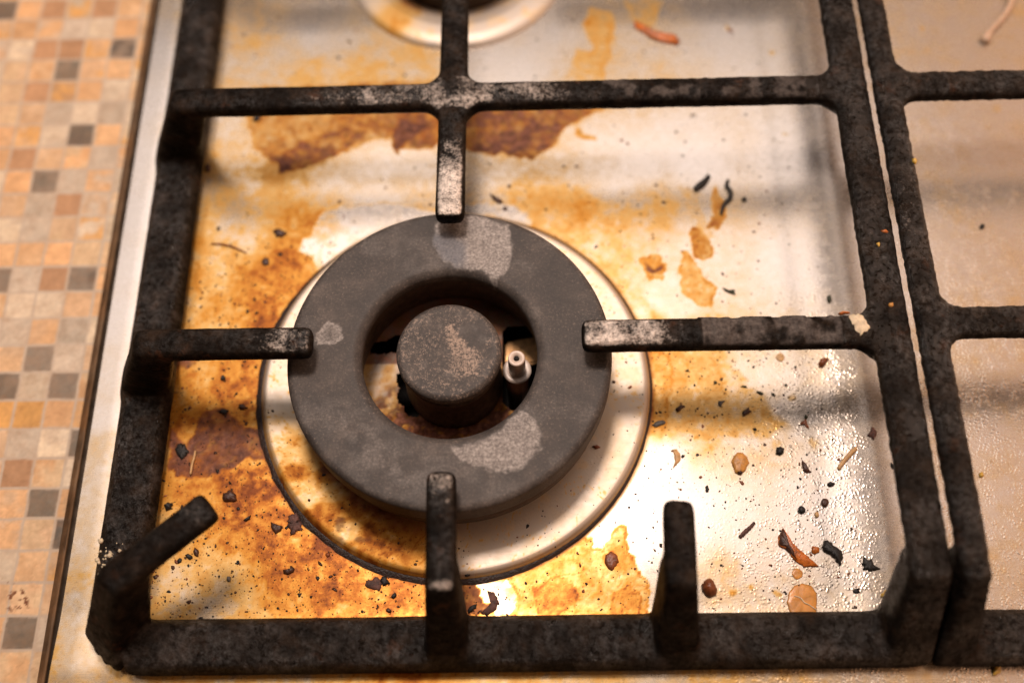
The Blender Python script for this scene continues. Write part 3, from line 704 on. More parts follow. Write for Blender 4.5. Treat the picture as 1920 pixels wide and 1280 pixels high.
def grate_source_left():
    bm = bmesh.new()
    # low rails
    rail(bm, RL, -84, RL, 300); rail(bm, -100, RF, 146, RF); rail(bm, -100, 298, 150, 298)
    # rounded low corner
    for a in range(0, 90, 15):
        a0 = math.radians(180+a); a1 = math.radians(195+a); c = (-100.5, -82.5)
        rail(bm, c[0]+9*math.cos(a0), c[1]+9*math.sin(a0), c[0]+9*math.cos(a1), c[1]+9*math.sin(a1), 17)
    # high right rail, falling to the front rail
    bar(bm, 144.4, -74, 144.4, 290, 11.8, ZT, ZB, .2, 2.6)
    leg(bm, 144.4, -79.5, 144.0, -99.5, 11.6, 15, 10, lb=15)
    leg(bm, 144.4, 290, 144.0, 305, 11.6, 15)
    # web between the right leg and the front rail
    hull(bm, [(140, -78, 32), (140, -74, 32), (136, -85, 9), (136, -97, 9), (142, -97, 9), (142, -80, 9), (136, -85, 4), (142, -97, 4), (142, -74, 31)])
    # cross bar and its stub, fingers
    for yc in (97.3,):
        bar(bm, -101, yc, 142, yc, 9.8, ZT, ZB); leg(bm, -102.5, yc, -118.2, yc, 9.8, 13)
    bar(bm, .6, 97, .3, 45.8, 9.4, ZT, ZB); bar(bm, .8, 97, .9, 152, 9.6, ZT, ZB)
    bar(bm, -101, .4, -44.3, .2, 9.8, ZT, ZB); leg(bm, -102.5, .4, -118.2, .4, 9.8, 13)
    bar(bm, 142, .6, 44.6, .9, 10.0, ZT, ZB)
    bar(bm, -.8, -45.0, -.4, -79.5, 8.6, ZT, ZB); leg(bm, -.4, -81.5, -.8, -99.0, 8.8, 12)
    bar(bm, 71.6, -55.2, 71.0, -79.5, 8.8, ZT, ZB); leg(bm, 71.0, -81.5, 72.5, -99.0, 8.8, 13)
    d = Vector((-100+70.8, -78+53.4)).normalized()
    bar(bm, -72.0, -54.3, -98, -76.2, 9.6, ZT, ZB); leg(bm, -100.5, -78.5, -112.8, -92.2, 9.6, 15, lb=14)
    # back burner fingers
    bar(bm, -101, 197, -40, 197, 9.6, ZT, ZB); leg(bm, -102.5, 197, -118, 197, 9.6, 13)
    bar(bm, 142, 197, 42, 197, 9.6, ZT, ZB)
    bar(bm, 0, 285, 0, 240, 9.6, ZT, ZB); leg(bm, 0, 287, 0, 304, 9.6, 13)
    for sx, x in ((-1, .7-4.6), (1, .7+4.6)):
        fillet(bm, x, 97.3+4.8, sx, 1, 4); fillet(bm, x, 97.3-4.8, sx, -1, 4)
    for y in (97.3, .7):
        fillet(bm, 138.6, y+4.8, -1, 1, 4); fillet(bm, 138.6, y-4.8, -1, -1, 4)
    # low fillets where the legs meet the inner side of the left rail
    for y in (.4, 97.3):
        for s in (-1, 1):
            hull(bm, [(-118, y, 3), (-118, y, 9), (-101.5, y, 3), (-101.5, y, 10), (-118, y+s*11, 3.4), (-101.5, y+s*11, 3.4), (-112, y+s*4, 18), (-104, y+s*4, 18), (-97, y, 16)])
    return bm
def grate_source_right():
    bm = bmesh.new()
    rail(bm, 158, RF, 262, RF)
    bar(bm, 157.3, -73, 157.3, 270, 9.2, ZT, ZB+.8, -1.6, 2.9); leg(bm, 157.6, -79.5, 159.0, -99.5, 8.6, 12.0, 10, lb=15)
    bar(bm, 158, 97.6, 262, 97.6, 10.0, ZT, ZB); bar(bm, 158, 3.4, 262, 3.4, 9.8, ZT, ZB)
    for y in (97.6, 3.4):
        fillet(bm, 161.8, y+4.8, 1, 1, 4); fillet(bm, 161.8, y-4.8, 1, -1, 4)
    return bm
def crusted(V, N, seed):
    """lumpy enamel and baked residue: small offsets along the normal"""
    out = np.zeros(len(V))
    x, y, z = V.T
    a = fbm(x/7+z/5, y/7-z/6, 3, seed); c = fbm(x/1.7+z/1.5, y/1.7-z/1.4, 3, seed+9)
    out = .12*a+.05*c
    return out
def build_grate(name, src, label, vox, parts, wear_sheen_fn, crustfn):
    root = empty(name, (0, 0, 3), label, 'burner grate', 'cast iron grates on the hob')
    bm = src
    bmesh.ops.recalc_face_normals(bm, faces=bm.faces[:])
    for v in bm.verts: v.co *= .1                      # work ten times larger than metres/100 for stable voxels
    me = bpy.data.meshes.new('src'); bm.to_mesh(me); bm.free()
    ob = bpy.data.objects.new('src', me); COL.objects.link(ob)
    md = ob.modifiers.new('r', 'REMESH'); md.mode = 'VOXEL'; md.voxel_size = vox*.1; md.adaptivity = 0
    md2 = ob.modifiers.new('s', 'SMOOTH'); md2.factor = .5; md2.iterations = 75
    dg = bpy.context.evaluated_depsgraph_get(); ev = ob.evaluated_get(dg); m2 = bpy.data.meshes.new_from_object(ev)
    n = len(m2.vertices); V = np.empty(n*3, np.float32); m2.vertices.foreach_get('co', V); V = V.reshape(-1, 3).astype(float)*10
    N = np.empty(n*3, np.float32); m2.vertices.foreach_get('normal', N); N = N.reshape(-1, 3).astype(float)
    F = np.empty(len(m2.loops), np.int32); m2.loops.foreach_get('vertex_index', F)
    ls = np.empty(len(m2.polygons), np.int32); m2.polygons.foreach_get('loop_total', ls)
    assert (ls == 4).all(), 'not quads'
    F = F.reshape(-1, 4)
    bpy.data.objects.remove(ob); bpy.data.meshes.remove(me); bpy.data.meshes.remove(m2)
    wear_sheen = wear_sheen_fn(V, N)
    V = V+N*(.52+crusted(V, N, 3.)+crustfn(V, N))[:, None]
    # whole-mesh normals kept on every part, so the cuts between parts do not show
    fn = np.cross(V[F[:, 2]]-V[F[:, 0]], V[F[:, 3]]-V[F[:, 1]])
    VN = np.zeros_like(V)
    for k in range(4): np.add.at(VN, F[:, k], fn)
    VN /= np.linalg.norm(VN, axis=1)[:, None]+1e-12
    c = V[F].mean(1)
    taken = np.zeros(len(F), bool)
    for pname, test, plabel in parts+[('frame', lambda c: np.ones(len(c), bool), None)]:
        k = test(c) & ~taken; taken |= k
        if not k.any(): continue
        Fs = F[k]; used = np.zeros(n, bool); used[Fs.ravel()] = True; mp = np.cumsum(used)-1
        o = mesh_np(pname, V[used], mp[Fs], M_IRON, root, cols={'wear_sheen': wear_sheen[used]})
        if plabel: o['label'] = plabel
        o.data.normals_split_custom_set_from_vertices([tuple(q) for q in VN[used]])
    return root
def gauss(d, w): return np.exp(-(d/w)**2)
def wear_sheen_left(V, N):
    x, y, z = V.T; up = sstep(.45, .9, N[:, 2])*sstep(38, 41, z)
    w = np.zeros(len(V))  # rubbed metal, with the sheen on the bars painted in as well
    nz = 1+.6*fbm(x/6, y/6, 3, 2.)
    stub = (np.abs(x-.6) < 7) & (y > 40) & (y < 97); w = np.maximum(w, stub*sstep(97, 52, y)*1.0)
    w = np.maximum(w, ((np.abs(y-97.3) < 7) & (x > -75) & (x < 100))*(.62*gauss(x-20, 42)+.42*gauss(x+38, 30)))
    w = np.maximum(w, ((np.abs(y-.8) < 7) & (x > 40) & (x < 90))*sstep(86, 60, x)*1.0)
    w = np.maximum(w, ((np.abs(y-.4) < 7) & (x < -40) & (x > -90))*sstep(-90, -45, x)*.62)
    w = np.maximum(w, ((np.abs(x+.6) < 7) & (y < -40) & (y > -83))*(.45*sstep(-60, -46, y)+.25+.5*gauss(y+80, 2)))
    w = np.maximum(w, ((np.abs(x-.8) < 7) & (y > 97))*.28)
    w = np.maximum(w, (np.hypot(x+72, y+54) < 9)*.35)
    w = w*up*nz
    low = (z < 14)*sstep(.5, .9, N[:, 2])*sstep(.05, .5, fbm(x/8, y/8, 4, 8.))*.28
    w = np.maximum(w, low)
    w = np.maximum(w, (z < 14)*sstep(.4, .9, N[:, 2])*sstep(.0, .35, fbm(x/2.5, y/2.5, 4, 28.))*(.15+.22*(x < -95)))
    cr = ((np.abs(y-.9) < 7) & (x > 83) & (x < 128))*up*sstep(-.35, .05, fbm(x/5, y/5, 4, 44.))
    cr = np.maximum(cr, ((np.abs(y-97.3) < 7) & (x > 55) & (x < 128))*up*sstep(0, .3, fbm(x/5, y/5, 4, 54.))*.7)
    cr = np.maximum(cr, (z < 14)*sstep(.05, .5, fbm(x/6, y/6, 4, 18.))*.25)
    g = np.clip((x > 128)*(.6+.5*fbm(x/10, y/10, 3, 2.))+(z < 14)*(.55+.5*fbm(x/9, y/9, 3, 12.))+.15, 0, 1)
    g = g*sstep(.2, .8, N[:, 2])
    return np.stack([w, cr, g], -1).clip(0, 1)
def crust_left(V, N):
    x, y, z = V.T; up = sstep(.2, .8, N[:, 2])*sstep(36, 40, z)
    f = fbm(x/4.5, y/4.5, 3, 44.)
    c = ((np.abs(y-.9) < 8) & (x > 82) & (x < 130))*up*(.55*sstep(-.25, -.05, f)+.15*f)
    c = c+((x > 130) & (z > 30))*(.30*np.maximum(fbm(x/1.6, y/1.6+z/2, 3, 70.), -.3)+.16*fbm(x/4, y/4+z/3, 3, 5.))
    c = c+((np.abs(y-97.3) < 8) & (x > 50))*.22*fbm(x/2.5, y/2.5+z/3, 3, 33.)
    return c
def wear_sheen_right(V, N):
    x, y, z = V.T; up = sstep(.3, .9, N[:, 2])*sstep(38, 41, z)
    g = np.clip(.55+.6*fbm(x/8, y/12, 3, 9.)+.6*gauss(y-40, 35), 0, 1)*sstep(.2, .8, N[:, 2])
    return np.stack([up*.16*(1+fbm(x/5, y/5, 3, 3.))+up*.25*gauss(y-42, 26), .15*sstep(0, .5, fbm(x/6, y/6, 3, 4.)), g], -1).clip(0, 1)  # brighter stretch along the rail is a lamp highlight painted in
def crust_right(V, N):
    x, y, z = V.T
    return (z > 30)*(.32*np.maximum(fbm(x/1.5, y/1.5+z/2, 3, 71.), -.3)+.16*fbm(x/4, y/4+z/3, 3, 6.))
Zhi = 12.5
LP = [
    ('finger', lambda c: (np.abs(c[:, 1]-.5) < 8) & (c[:, 0] < -38) & (c[:, 2] > Zhi), 'short left finger over the ring cap'),
    ('finger', lambda c: (np.abs(c[:, 1]-.8) < 6.0) & (c[:, 0] > 38) & (c[:, 0] < 137), 'right finger caked with grey crust'),
    ('finger', lambda c: (np.abs(c[:, 0]-.6) < 6.0) & (c[:, 1] > 40) & (c[:, 1] < 91.5), 'upper finger rubbed to bare metal'),
    ('finger', lambda c: (np.abs(c[:, 0]+.6) < 8) & (c[:, 1] < -40) & (c[:, 2] > Zhi), None),
    ('finger', lambda c: (np.abs(c[:, 0]-71.5) < 8.5) & (c[:, 1] < -50) & (c[:, 2] > Zhi), 'short stub finger over bare steel'),
    ('finger', lambda c: (c[:, 0] < -60) & (c[:, 1] < -45) & (c[:, 2] > Zhi), 'slanting corner finger'),
    ('finger', lambda c: (np.abs(c[:, 0]-.8) < 6.0) & (c[:, 1] > 103) & (c[:, 1] < 160), None),
    ('cross_bar', lambda c: (np.abs(c[:, 1]-97.3) < 13) & (c[:, 0] < 137.5) & (c[:, 2] > Zhi), None),
    ('finger', lambda c: (np.abs(c[:, 1]-197) < 8) & (c[:, 0] < 0) & (c[:, 2] > Zhi), None),
    ('finger', lambda c: (np.abs(c[:, 1]-197) < 8) & (c[:, 0] < 137.5) & (c[:, 2] > Zhi), None),
    ('side_rail', lambda c: (c[:, 0] > 137.5) & (c[:, 2] > 30), 'raised right rail crusted with grease'),
]
build_grate('pan_support', grate_source_left(), 'black cast iron grate around the front burner, left of the two', .62, LP, wear_sheen_left, crust_left)
RP = [('cross_bar', lambda c: (np.abs(c[:, 1]-97.6) < 14) & (c[:, 0] > 163), None),
      ('cross_bar', lambda c: (np.abs(c[:, 1]-3.4) < 14) & (c[:, 0] > 163), None),
      ('side_rail', lambda c: (c[:, 0] <= 163) & (c[:, 2] > 30), 'glossy greasy left rail')]
build_grate('pan_support', grate_source_right(), 'black cast iron grate cut off by the right edge, greasier side rail', .62, RP, wear_sheen_right, crust_right)

# ------------------------------------------------------------------ crumbs and spills
def surf(x, y):
    r = math.hypot(x, y)
    if r < 69.5: return float(np.interp(r, [40, 56, 67, 69.5], [1.3, 2.6, 3.1, 1.8]))
    return float(rim(np.array([x]), np.array([y]))[0])
def flake(name, pts, h, mat, label, cat, rough=.25, z=None, dome=.5, bend=0, group=None):
    """thin irregular flake from a photo outline; real thickness h mm"""
    zz = z if z is not None else 0.0
    P = polyw(pts, zz); c = P.mean(0)
    if z is None: zz = surf(*c)
    # resample the outline
    n = len(P); Q = []
    for i in range(n):
        a, b_ = P[i], P[(i+1) % n]; k = max(1, int(np.hypot(*(b_-a))/.45))
        for j in range(k): Q.append(a+(b_-a)*j/k)
    Q = np.array(Q); m = len(Q)
    s1 = abs(hash(label)) % 97
    s1 = sum(ord(ch) for ch in label) % 97
    jit = (rough*1.25+.08)*np.stack([fbm(Q[:, 0]*1.3, Q[:, 1]*1.3, 3, s1), fbm(Q[:, 0]*1.3, Q[:, 1]*1.3, 3, s1+40)], -1)
    Q = Q+jit
    V = []; rings = [(1.0, 0.0), (1.03, .35), (.93, .8), (.7, 1.0+dome*.3), (.35, 1.0+dome*.6)]
    for (s, hh) in rings:
        for q in Q:
            p = c+(q-c)*s
            nzz = .25*float(fbm(np.array([p[0]*1.2]), np.array([p[1]*1.2]), 2, s1)[0])*h if s < .95 else 0
            V.append((p[0], p[1], zz+.02+h*hh+nzz+bend*((p[0]-c[0])**2+(p[1]-c[1])**2)/20.0*(hh > -1)))
    V.append((c[0], c[1], zz+h*(1+dome*.7)))
    F = []
    for r_ in range(len(rings)-1):
        for i in range(m):
            a = r_*m+i; b2 = r_*m+(i+1) % m; F.append((a, b2, b2+m, a+m))
    top = (len(rings)-1)*m
    for i in range(m): F.append((top+i, top+(i+1) % m, len(V)-1))
    F.append(tuple(range(m))[::-1])
    # winding
    area2 = sum(Q[i][0]*Q[(i+1) % m][1]-Q[(i+1) % m][0]*Q[i][1] for i in range(m))
    if area2 < 0: F = [f[::-1] for f in F]
    o = mesh_np(name, V, F, mat, loc=(float(c[0]), float(c[1]), zz))
    tag(o, label, cat, group); return o
def blob(px, py, wx, wy, ang=0, n=12, irr=.22, seed=0):
    R = random.Random(seed+int(px)*31+int(py)); pts = []
    for i in range(n):
        a = 2*math.pi*i/n; r = 1+irr*(R.random()*2-1)
        x = math.cos(a)*wx/2*r; y = math.sin(a)*wy/2*r
        ca, sa = math.cos(math.radians(ang)), math.sin(math.radians(ang))
        pts.append((px+x*ca-y*sa, py+x*sa+y*ca))
    return pts
def tube(name, path, rad, mat, label, cat, z=None, lift=0.0, seg=10):
    """rounded strand through photo points (px,py,height mm above surface), radius mm list"""
    P = []
    for (px, py, dz) in path:
        x, y = atxy(px, py, 0 if z is None else z); zs = surf(x, y) if z is None else z
        P.append(Vector((x, y, zs+dz)))
    # catmull-rom
    Q = []; Rr = []
    n = len(P)
    for i in range(n-1):
        p0 = P[max(i-1, 0)]; p1 = P[i]; p2 = P[i+1]; p3 = P[min(i+2, n-1)]
        for k in range(6):
            t = k/6; Q.append(.5*((2*p1)+(p2-p0)*t+(2*p0-5*p1+4*p2-p3)*t*t+(-p0+3*p1-3*p2+p3)*t**3)); Rr.append(rad[i]*(1-t)+rad[i+1]*t)
    Q.append(P[-1]); Rr.append(rad[-1])
    V = []; F = []
    for i, q in enumerate(Q):
        d = (Q[min(i+1, len(Q)-1)]-Q[max(i-1, 0)]).normalized(); s = d.cross(Vector((0, 0, 1))).normalized(); u = s.cross(d)
        for k in range(seg):
            a = 2*math.pi*k/seg; rr = Rr[i]*(1+.10*math.sin(i*1.9+k*1.3)); v = q+s*math.cos(a)*rr+u*math.sin(a)*rr; V.append(tuple(v))
    m = len(Q)
    for i in range(m-1):
        for k in range(seg):
            a = i*seg+k; b_ = i*seg+(k+1) % seg; F.append((a, b_, b_+seg, a+seg))
    V.append(tuple(Q[0]-(Q[1]-Q[0]).normalized()*Rr[0]*.6)); V.append(tuple(Q[-1]+(Q[-1]-Q[-2]).normalized()*Rr[-1]*.6))
    for k in range(seg):
        F.append((len(V)-2, (k+1) % seg, k)); F.append((len(V)-1, (m-1)*seg+k, (m-1)*seg+(k+1) % seg))
    o = mesh_np(name, V, F, mat, loc=tuple(P[0])); tag(o, label, cat); return o

flake('seed_husk', [(1371, 866), (1376, 855), (1382, 849), (1392, 849), (1400, 857), (1404, 868), (1397, 882), (1388, 890), (1378, 886)], .9, M_GOLD, 'golden seed husk with dark lower tip on the bright steel', 'husk', .12)
flake('husk_tip', blob(1387, 887, 11, 6, 0, irr=.15), 1.3, M_CHARB, 'dark burnt end of the golden seed husk', 'crumb', .1)
tube('straw', [(1571, 880, .5), (1582, 864, .6), (1594, 851, .6), (1603, 842, .5)], [.62, .78, .78, .65], M_TAN, 'straight tan straw-like bit near the right rail', 'food bit')
flake('food_shard', [(1468, 990), (1459, 1007), (1460, 1023), (1474, 1030), (1484, 1043), (1493, 1053), (1507, 1062), (1520, 1061), (1534, 1062), (1517, 1046), (1508, 1038), (1498, 1030), (1481, 1013), (1474, 1000)], 1.0, M_ORANGE, 'curved orange and dark red shard, longest piece at the lower right', 'food bit', .2)
flake('burnt_flake', [(1468, 990), (1460, 1006), (1461, 1022), (1473, 1029), (1484, 1040), (1494, 1052), (1488, 1036), (1479, 1022), (1473, 1004)], 1.45, M_CHARB, 'dark red burnt layer on the upper end of the orange shard', 'food bit', .2)
flake('charred_crumb', [(1542, 1017), (1549, 1014), (1557, 1019), (1570, 1028), (1580, 1038), (1578, 1052), (1572, 1060), (1566, 1048), (1556, 1040), (1543, 1030)], 1.5, M_CHAR, 'black charred crumb between the orange shard and the leaf-shaped char', 'crumb', .5)
flake('charred_crumb', [(1617, 1044), (1625, 1052), (1633, 1051), (1636, 1060), (1649, 1067), (1640, 1070), (1632, 1073), (1624, 1069), (1616, 1067), (1619, 1060), (1613, 1058)], .9, M_CHAR, 'black leaf-shaped char nearest the front right corner of the grate', 'crumb', .3)
flake('round_crumb', blob(1502.5, 956, 13, 14, irr=.10), 1.2, M_CHAR, 'round black crumb, lower left of a pair by the tan grain', 'crumb', .1)
flake('round_crumb', blob(1546, 942, 15, 16, irr=.05), .9, M_CHARB, 'round dark brown disc-like crumb, right of the round black one', 'crumb', .05)
flake('charred_crumb', [(1550, 908), (1555, 903), (1562, 905), (1565, 907), (1562, 911), (1556, 913)], .8, M_CHAR, 'small black crumb above the two round crumbs', 'crumb', .2)
flake('grain', blob(1531, 965, 8, 12, -10, irr=.08), .8, M_TAN, 'small tan grain just below the round dark brown crumb', 'grain', .1)
tube('twig', [(1387, 1007, .5), (1397, 997, .6), (1407, 988, .6), (1414, 980, .5)], [.6, .75, .6, .5], M_PURP, 'short knobbly dark twig on the clean steel', 'food bit')
flake('pepper_ball', blob(1329, 1102, 27, 36, -20, irr=.08), 2.2, M_REDB, 'brown lumpy round bead right of the stub finger', 'crumb', .15, dome=1.0)
flake('orange_bead', blob(1528, 1031, 16, 16, irr=.15), .8, M_ORANGE, 'small orange bead between the shard and the black crumb', 'crumb', .15)
flake('sauce_drop', [(1476, 1130), (1480, 1110), (1490, 1098), (1505, 1094), (1520, 1098), (1531, 1112), (1531, 1126), (1530, 1160), (1500, 1165), (1485, 1160)], .35, M_AMBER, 'large dried amber sauce drop with pale cracks beside the front rail', 'sauce drop', .1, dome=.4)
tube('pale_crack', [(1489, 1117, .6), (1500, 1121, .65), (1508, 1130, .65), (1515, 1133, .6), (1530, 1143, .5)], [.16, .2, .2, .18, .14], M_PALE, 'thin pale thread lying across the amber sauce drop', 'thread')
flake('sauce_drop', blob(1495, 1076, 19, 21, irr=.12), .3, M_AMBER, 'small round amber drop just above the large dried one', 'sauce drop', .1, dome=.3)
flake('yellow_crumb', blob(1660, 1117, 22, 18, 10, irr=.2), 1.2, M_YELL, 'yellow crumb in the front right corner of the well', 'crumb', .2)
flake('charred_crumb', [(1322, 912), (1326, 909), (1330, 917), (1328, 922), (1323, 922)], .7, M_CHAR, 'tiny black comma-shaped crumb above the stub finger', 'crumb', .1)
flake('bark_flake', [(1503, 861), (1508, 866), (1513, 874), (1520, 886), (1512, 887), (1505, 882)], .7, M_CHARB, 'dark brown pointed flake left of the straw', 'crumb', .25)
flake('charred_crumb', [(1455, 840), (1463, 838), (1469, 841), (1469, 849), (1463, 854), (1455, 851)], 1.3, M_CHAR, 'square black crumb below the right finger', 'crumb', .15)
flake('charred_flake', [(1632, 803), (1637, 808), (1641, 812), (1640, 820), (1634, 828), (1631, 822), (1624, 820), (1628, 812)], .9, M_PURP, 'purple black flake close to the right rail', 'crumb', .25)
flake('brown_seed', [(1533, 683), (1537, 675), (1543, 673), (1553, 674), (1548, 682), (1541, 690), (1534, 689)], 1.3, M_REDB, 'shiny reddish brown teardrop seed under the right finger', 'seed', .08, dome=1)
flake('tan_disc', blob(1463, 670, 16, 16, irr=.1), .35, M_TAN, 'small round tan disc just under the right finger', 'crumb', .1)
flake('brown_crumb', [(1266, 768), (1272, 762), (1278, 755), (1280, 761), (1285, 762), (1278, 767), (1270, 773)], .9, M_CHARB, 'small winged brown crumb on the yellowed steel right of the burner', 'crumb', .2)
flake('brown_crumb', [(1391, 775), (1398, 768), (1404, 763), (1405, 769), (1410, 771), (1402, 776), (1394, 781)], .9, M_CHARB, 'winged brown crumb further right, above the square black one', 'crumb', .2)
flake('grey_flake', [(1347, 752), (1353, 752), (1359, 750), (1355, 757), (1352, 764), (1347, 760)], .6, M_GREY, 'small grey bent flake between the two winged brown crumbs', 'crumb', .2)
flake('black_speck', blob(1415, 805, 7, 6), .7, M_CHAR, 'tiny black crumb above the reflected bar, left of the square crumb', 'crumb', .1)
flake('pale_husk', [(1261, 843), (1268, 842), (1275, 851), (1276, 862), (1268, 872), (1262, 878), (1266, 868), (1264, 856)], .5, M_TAN, 'thin pale curled husk right of the drip ring', 'husk', .12)
flake('stalk', [(1497, 797), (1505, 789), (1510, 786), (1515, 796), (1517, 804), (1511, 800), (1505, 794)], .6, M_REDB, 'reddish forked stalk bit above the straw', 'food bit', .15)
flake('herb_bit', blob(1511, 782, 6, 8, 20), .7, M_GREEN, 'dark herb speck touching the reddish stalk', 'herb', .1)
for i, (px, py, w, h, a, lb) in enumerate([
        (1425, 737, 14, 5, 25, 'thin green brown herb sliver, left one of two slanting slivers'), (1450, 740, 8, 5, 35, 'small dark herb sliver, right one of two slanting slivers'),
        (1395, 725, 12, 3.5, 5, 'flat thin herb sliver lying level above the slanting ones'), (1289, 695, 7, 4, -10, 'tiny green herb bit nearest the drip ring'),
        (1491, 688, 5, 5, 0, 'tiny green dot left of the teardrop seed'), (1413, 688, 5, 5, 0, 'tiny green dot left of the tan disc'),
        (1341, 717, 6, 5, 30, 'small green bit between the drip ring and the level sliver'), (1473, 722, 5, 5, 0, 'tiny dark herb dot right of the slanting slivers')]):
    flake('herb_bit', blob(px, py, w, h, a), .5, M_GREEN, lb, 'herb', .1, group='herb bits under the right finger')
flake('black_speck', [(1667, 871), (1673, 874), (1676, 881), (1671, 882), (1668, 878)], .7, M_CHAR, 'small black crumb touching the shade of the right rail', 'crumb', .15)
tube('char_stick', [(1303, 357, .8), (1311, 350, .9), (1320, 343, .9), (1329, 332, .8)], [1.1, 1.3, 1.2, .8], M_CHAR, 'thick black charred stick, left of the pair on upper bright steel', 'char')
tube('char_curl', [(1365, 340, .7), (1362, 350, .8), (1369, 361, .8), (1368, 374, .8), (1358, 384, .8), (1353, 396, .7), (1352, 404, .6)], [.7, .8, .9, 1.0, .8, .7, .5], M_CHAR, 'black S-shaped charred curl on upper bright steel', 'char')
flake('black_speck', blob(1395, 375, 9, 9), .9, M_CHAR, 'round black dot right of the S-shaped char', 'crumb', .1)
flake('green_wedge', [(1354, 540), (1364, 545), (1378, 544), (1378, 553), (1370, 551), (1360, 546)], .7, M_GREEN, 'dark green wedge-shaped leaf bit on bright steel', 'herb', .1)
flake('dark_seed', blob(1553, 563, 9, 14, 0, irr=.1), .9, M_GREEN, 'small dark oval seed above the right finger', 'seed', .1)
flake('burnt_crumb', [(918, 364), (926, 368), (940, 375), (944, 382), (934, 382), (924, 374)], .9, M_CHARB, 'dark brown crumb just above the ring cap, right of the upper finger', 'crumb', .25)
flake('black_speck', blob(947, 392, 8, 7), .7, M_CHARB, 'smaller crumb right of the dark one above the ring cap', 'crumb', .1)
flake('black_speck', blob(1838, 429, 11, 8, -20), .9, M_CHAR, 'black crumb on the steel of the right grate', 'crumb', .15)
flake('chili_flake', [(1190, 42), (1205, 50), (1225, 62), (1245, 66), (1268, 70), (1274, 80), (1268, 86), (1250, 82), (1225, 76), (1205, 62), (1190, 54)], 1.4, M_ORANGE, 'blurred orange chili-like strip near the top edge', 'food bit', .2)
flake('black_speck', blob(482, 223, 16, 11, -8), 1.0, M_CHAR, 'blurred black crumb below the left end of the cross bar', 'crumb', .15)
flake('black_speck', blob(391, 315, 13, 14), 1.0, M_CHARB, 'dark crumb against the left rail below the cross bar', 'crumb', .2)
flake('burnt_crumb', blob(525, 438, 24, 15, 8, irr=.3), .9, M_CHARB, 'dark brown crumb on the yellow steel left of the clean patch', 'crumb', .3)
flake('burnt_crumb', blob(497, 491, 15, 13, 8, irr=.25), .7, M_CHARB, 'smaller brown crumb below the one left of the clean patch', 'crumb', .3)
flake('burnt_crumb', [(508, 978), (516, 982), (530, 986), (527, 994), (517, 1001), (510, 992)], .8, M_CHARB, 'angular brown crumb in an amber ring left of the drip ring', 'crumb', .1)
flake('burnt_crumb', [(532, 1068), (545, 1066), (548, 1060), (552, 1066), (550, 1072), (540, 1077), (532, 1075)], .8, M_CHARB, 'boat-shaped brown crumb inside a circular amber stain', 'crumb', .1)
flake('crust_patch', blob(703, 1095, 30, 26, 0, irr=.25), .5, M_PURP, 'round reddish crusty patch left of the front finger', 'crust', .4)
flake('crust_patch', blob(722, 1089, 14, 18, 0, irr=.3), .8, M_CHAR, 'black rim of crust on the reddish patch left of the front finger', 'crust', .3)
flake('burnt_crumb', blob(431, 931, 24, 23, 0, irr=.25), 1.1, M_CHARB, 'dark red brown crumb beside the tip of the slanting finger', 'crumb', .3)
flake('charred_crumb', [(308, 948), (316, 941), (325, 944), (322, 954), (312, 958)], 1.2, M_CHAR, 'black crumb between the left rail and the slanting finger', 'crumb', .3)
flake('charred_crumb', blob(368, 1036, 10, 16, -10, irr=.2), .9, M_CHARB, 'upright dark crumb below the slanting finger', 'crumb', .2)
flake('charred_crumb', blob(355, 1043, 14, 9, 25, irr=.2), .8, M_CHAR, 'grey black crumb left of the upright one', 'crumb', .2)
flake('black_speck', blob(429, 1085, 9, 10), .8, M_GREY, 'dark grey dot on the pale tan steel at the lower left', 'crumb', .1)
flake('charred_crumb', [(457, 975), (464, 970), (471, 965), (469, 973), (462, 978)], .7, M_CHAR, 'slim black flake on the orange steel right of the slanting finger', 'crumb', .15)
flake('crust_patch', [(538, 975), (546, 965), (556, 962), (563, 975), (569, 990), (558, 998), (546, 1003), (543, 990)], .6, M_PURP, 'ragged purple black crust touching the drip ring at lower left', 'crust', .7)
flake('charred_crumb', [(736, 1113), (742, 1111), (744, 1117), (738, 1122), (733, 1119)], .7, M_CHAR, 'black ragged crumb nearest the front finger, on its left', 'crumb', .2)
flake('burnt_crumb', blob(729, 1144, 11, 8, 20), .7, M_CHARB, 'brown crumb close to the front rail left of the front finger', 'crumb', .2)
flake('burnt_crumb', [(1135, 1040), (1145, 1034), (1156, 1040), (1160, 1052), (1152, 1062), (1148, 1070), (1140, 1066), (1134, 1054)], .7, M_REDB, 'red brown blister in the orange pool below the drip ring', 'crumb', .25)
flake('crust_patch', [(915, 1108), (928, 1112), (935, 1128), (928, 1146), (912, 1152), (902, 1150), (918, 1138), (922, 1124)], .7, M_PURP, 'curved black crust between the front finger and the clean patch', 'crust', .4)
flake('crust_patch', [(876, 1142), (884, 1134), (893, 1132), (892, 1140), (883, 1146), (878, 1150)], .6, M_CHAR, 'small black hooked crust just right of the front finger', 'crust', .4)
flake('burnt_crumb', blob(455, 803-40, 16, 10, 10, irr=.3), .9, M_CHARB, 'dark brown crumb above the scorched patch left of the burner', 'crumb', .3)
flake('charred_crumb', blob(420, 772, 18, 10, 5, irr=.3), .9, M_CHAR, 'black crumb on the top edge of the scorched patch', 'crumb', .3)
flake('charred_crumb', blob(419, 709, 9, 10), .8, M_CHAR, 'single black dot on yellow steel under the left finger', 'crumb', .1)
flake('charred_crumb', blob(340, 848, 24, 26, 0, irr=.35), .7, M_CHAR, 'black lump against the left rail beside the scorched patch', 'crumb', .5)
tube('straw', [(358, 889, .5), (361, 872, .6), (365, 858, .6), (367, 846, .5)], [.4, .42, .42, .35], M_TAN, 'thin orange tan straw on the scorched patch', 'food bit')
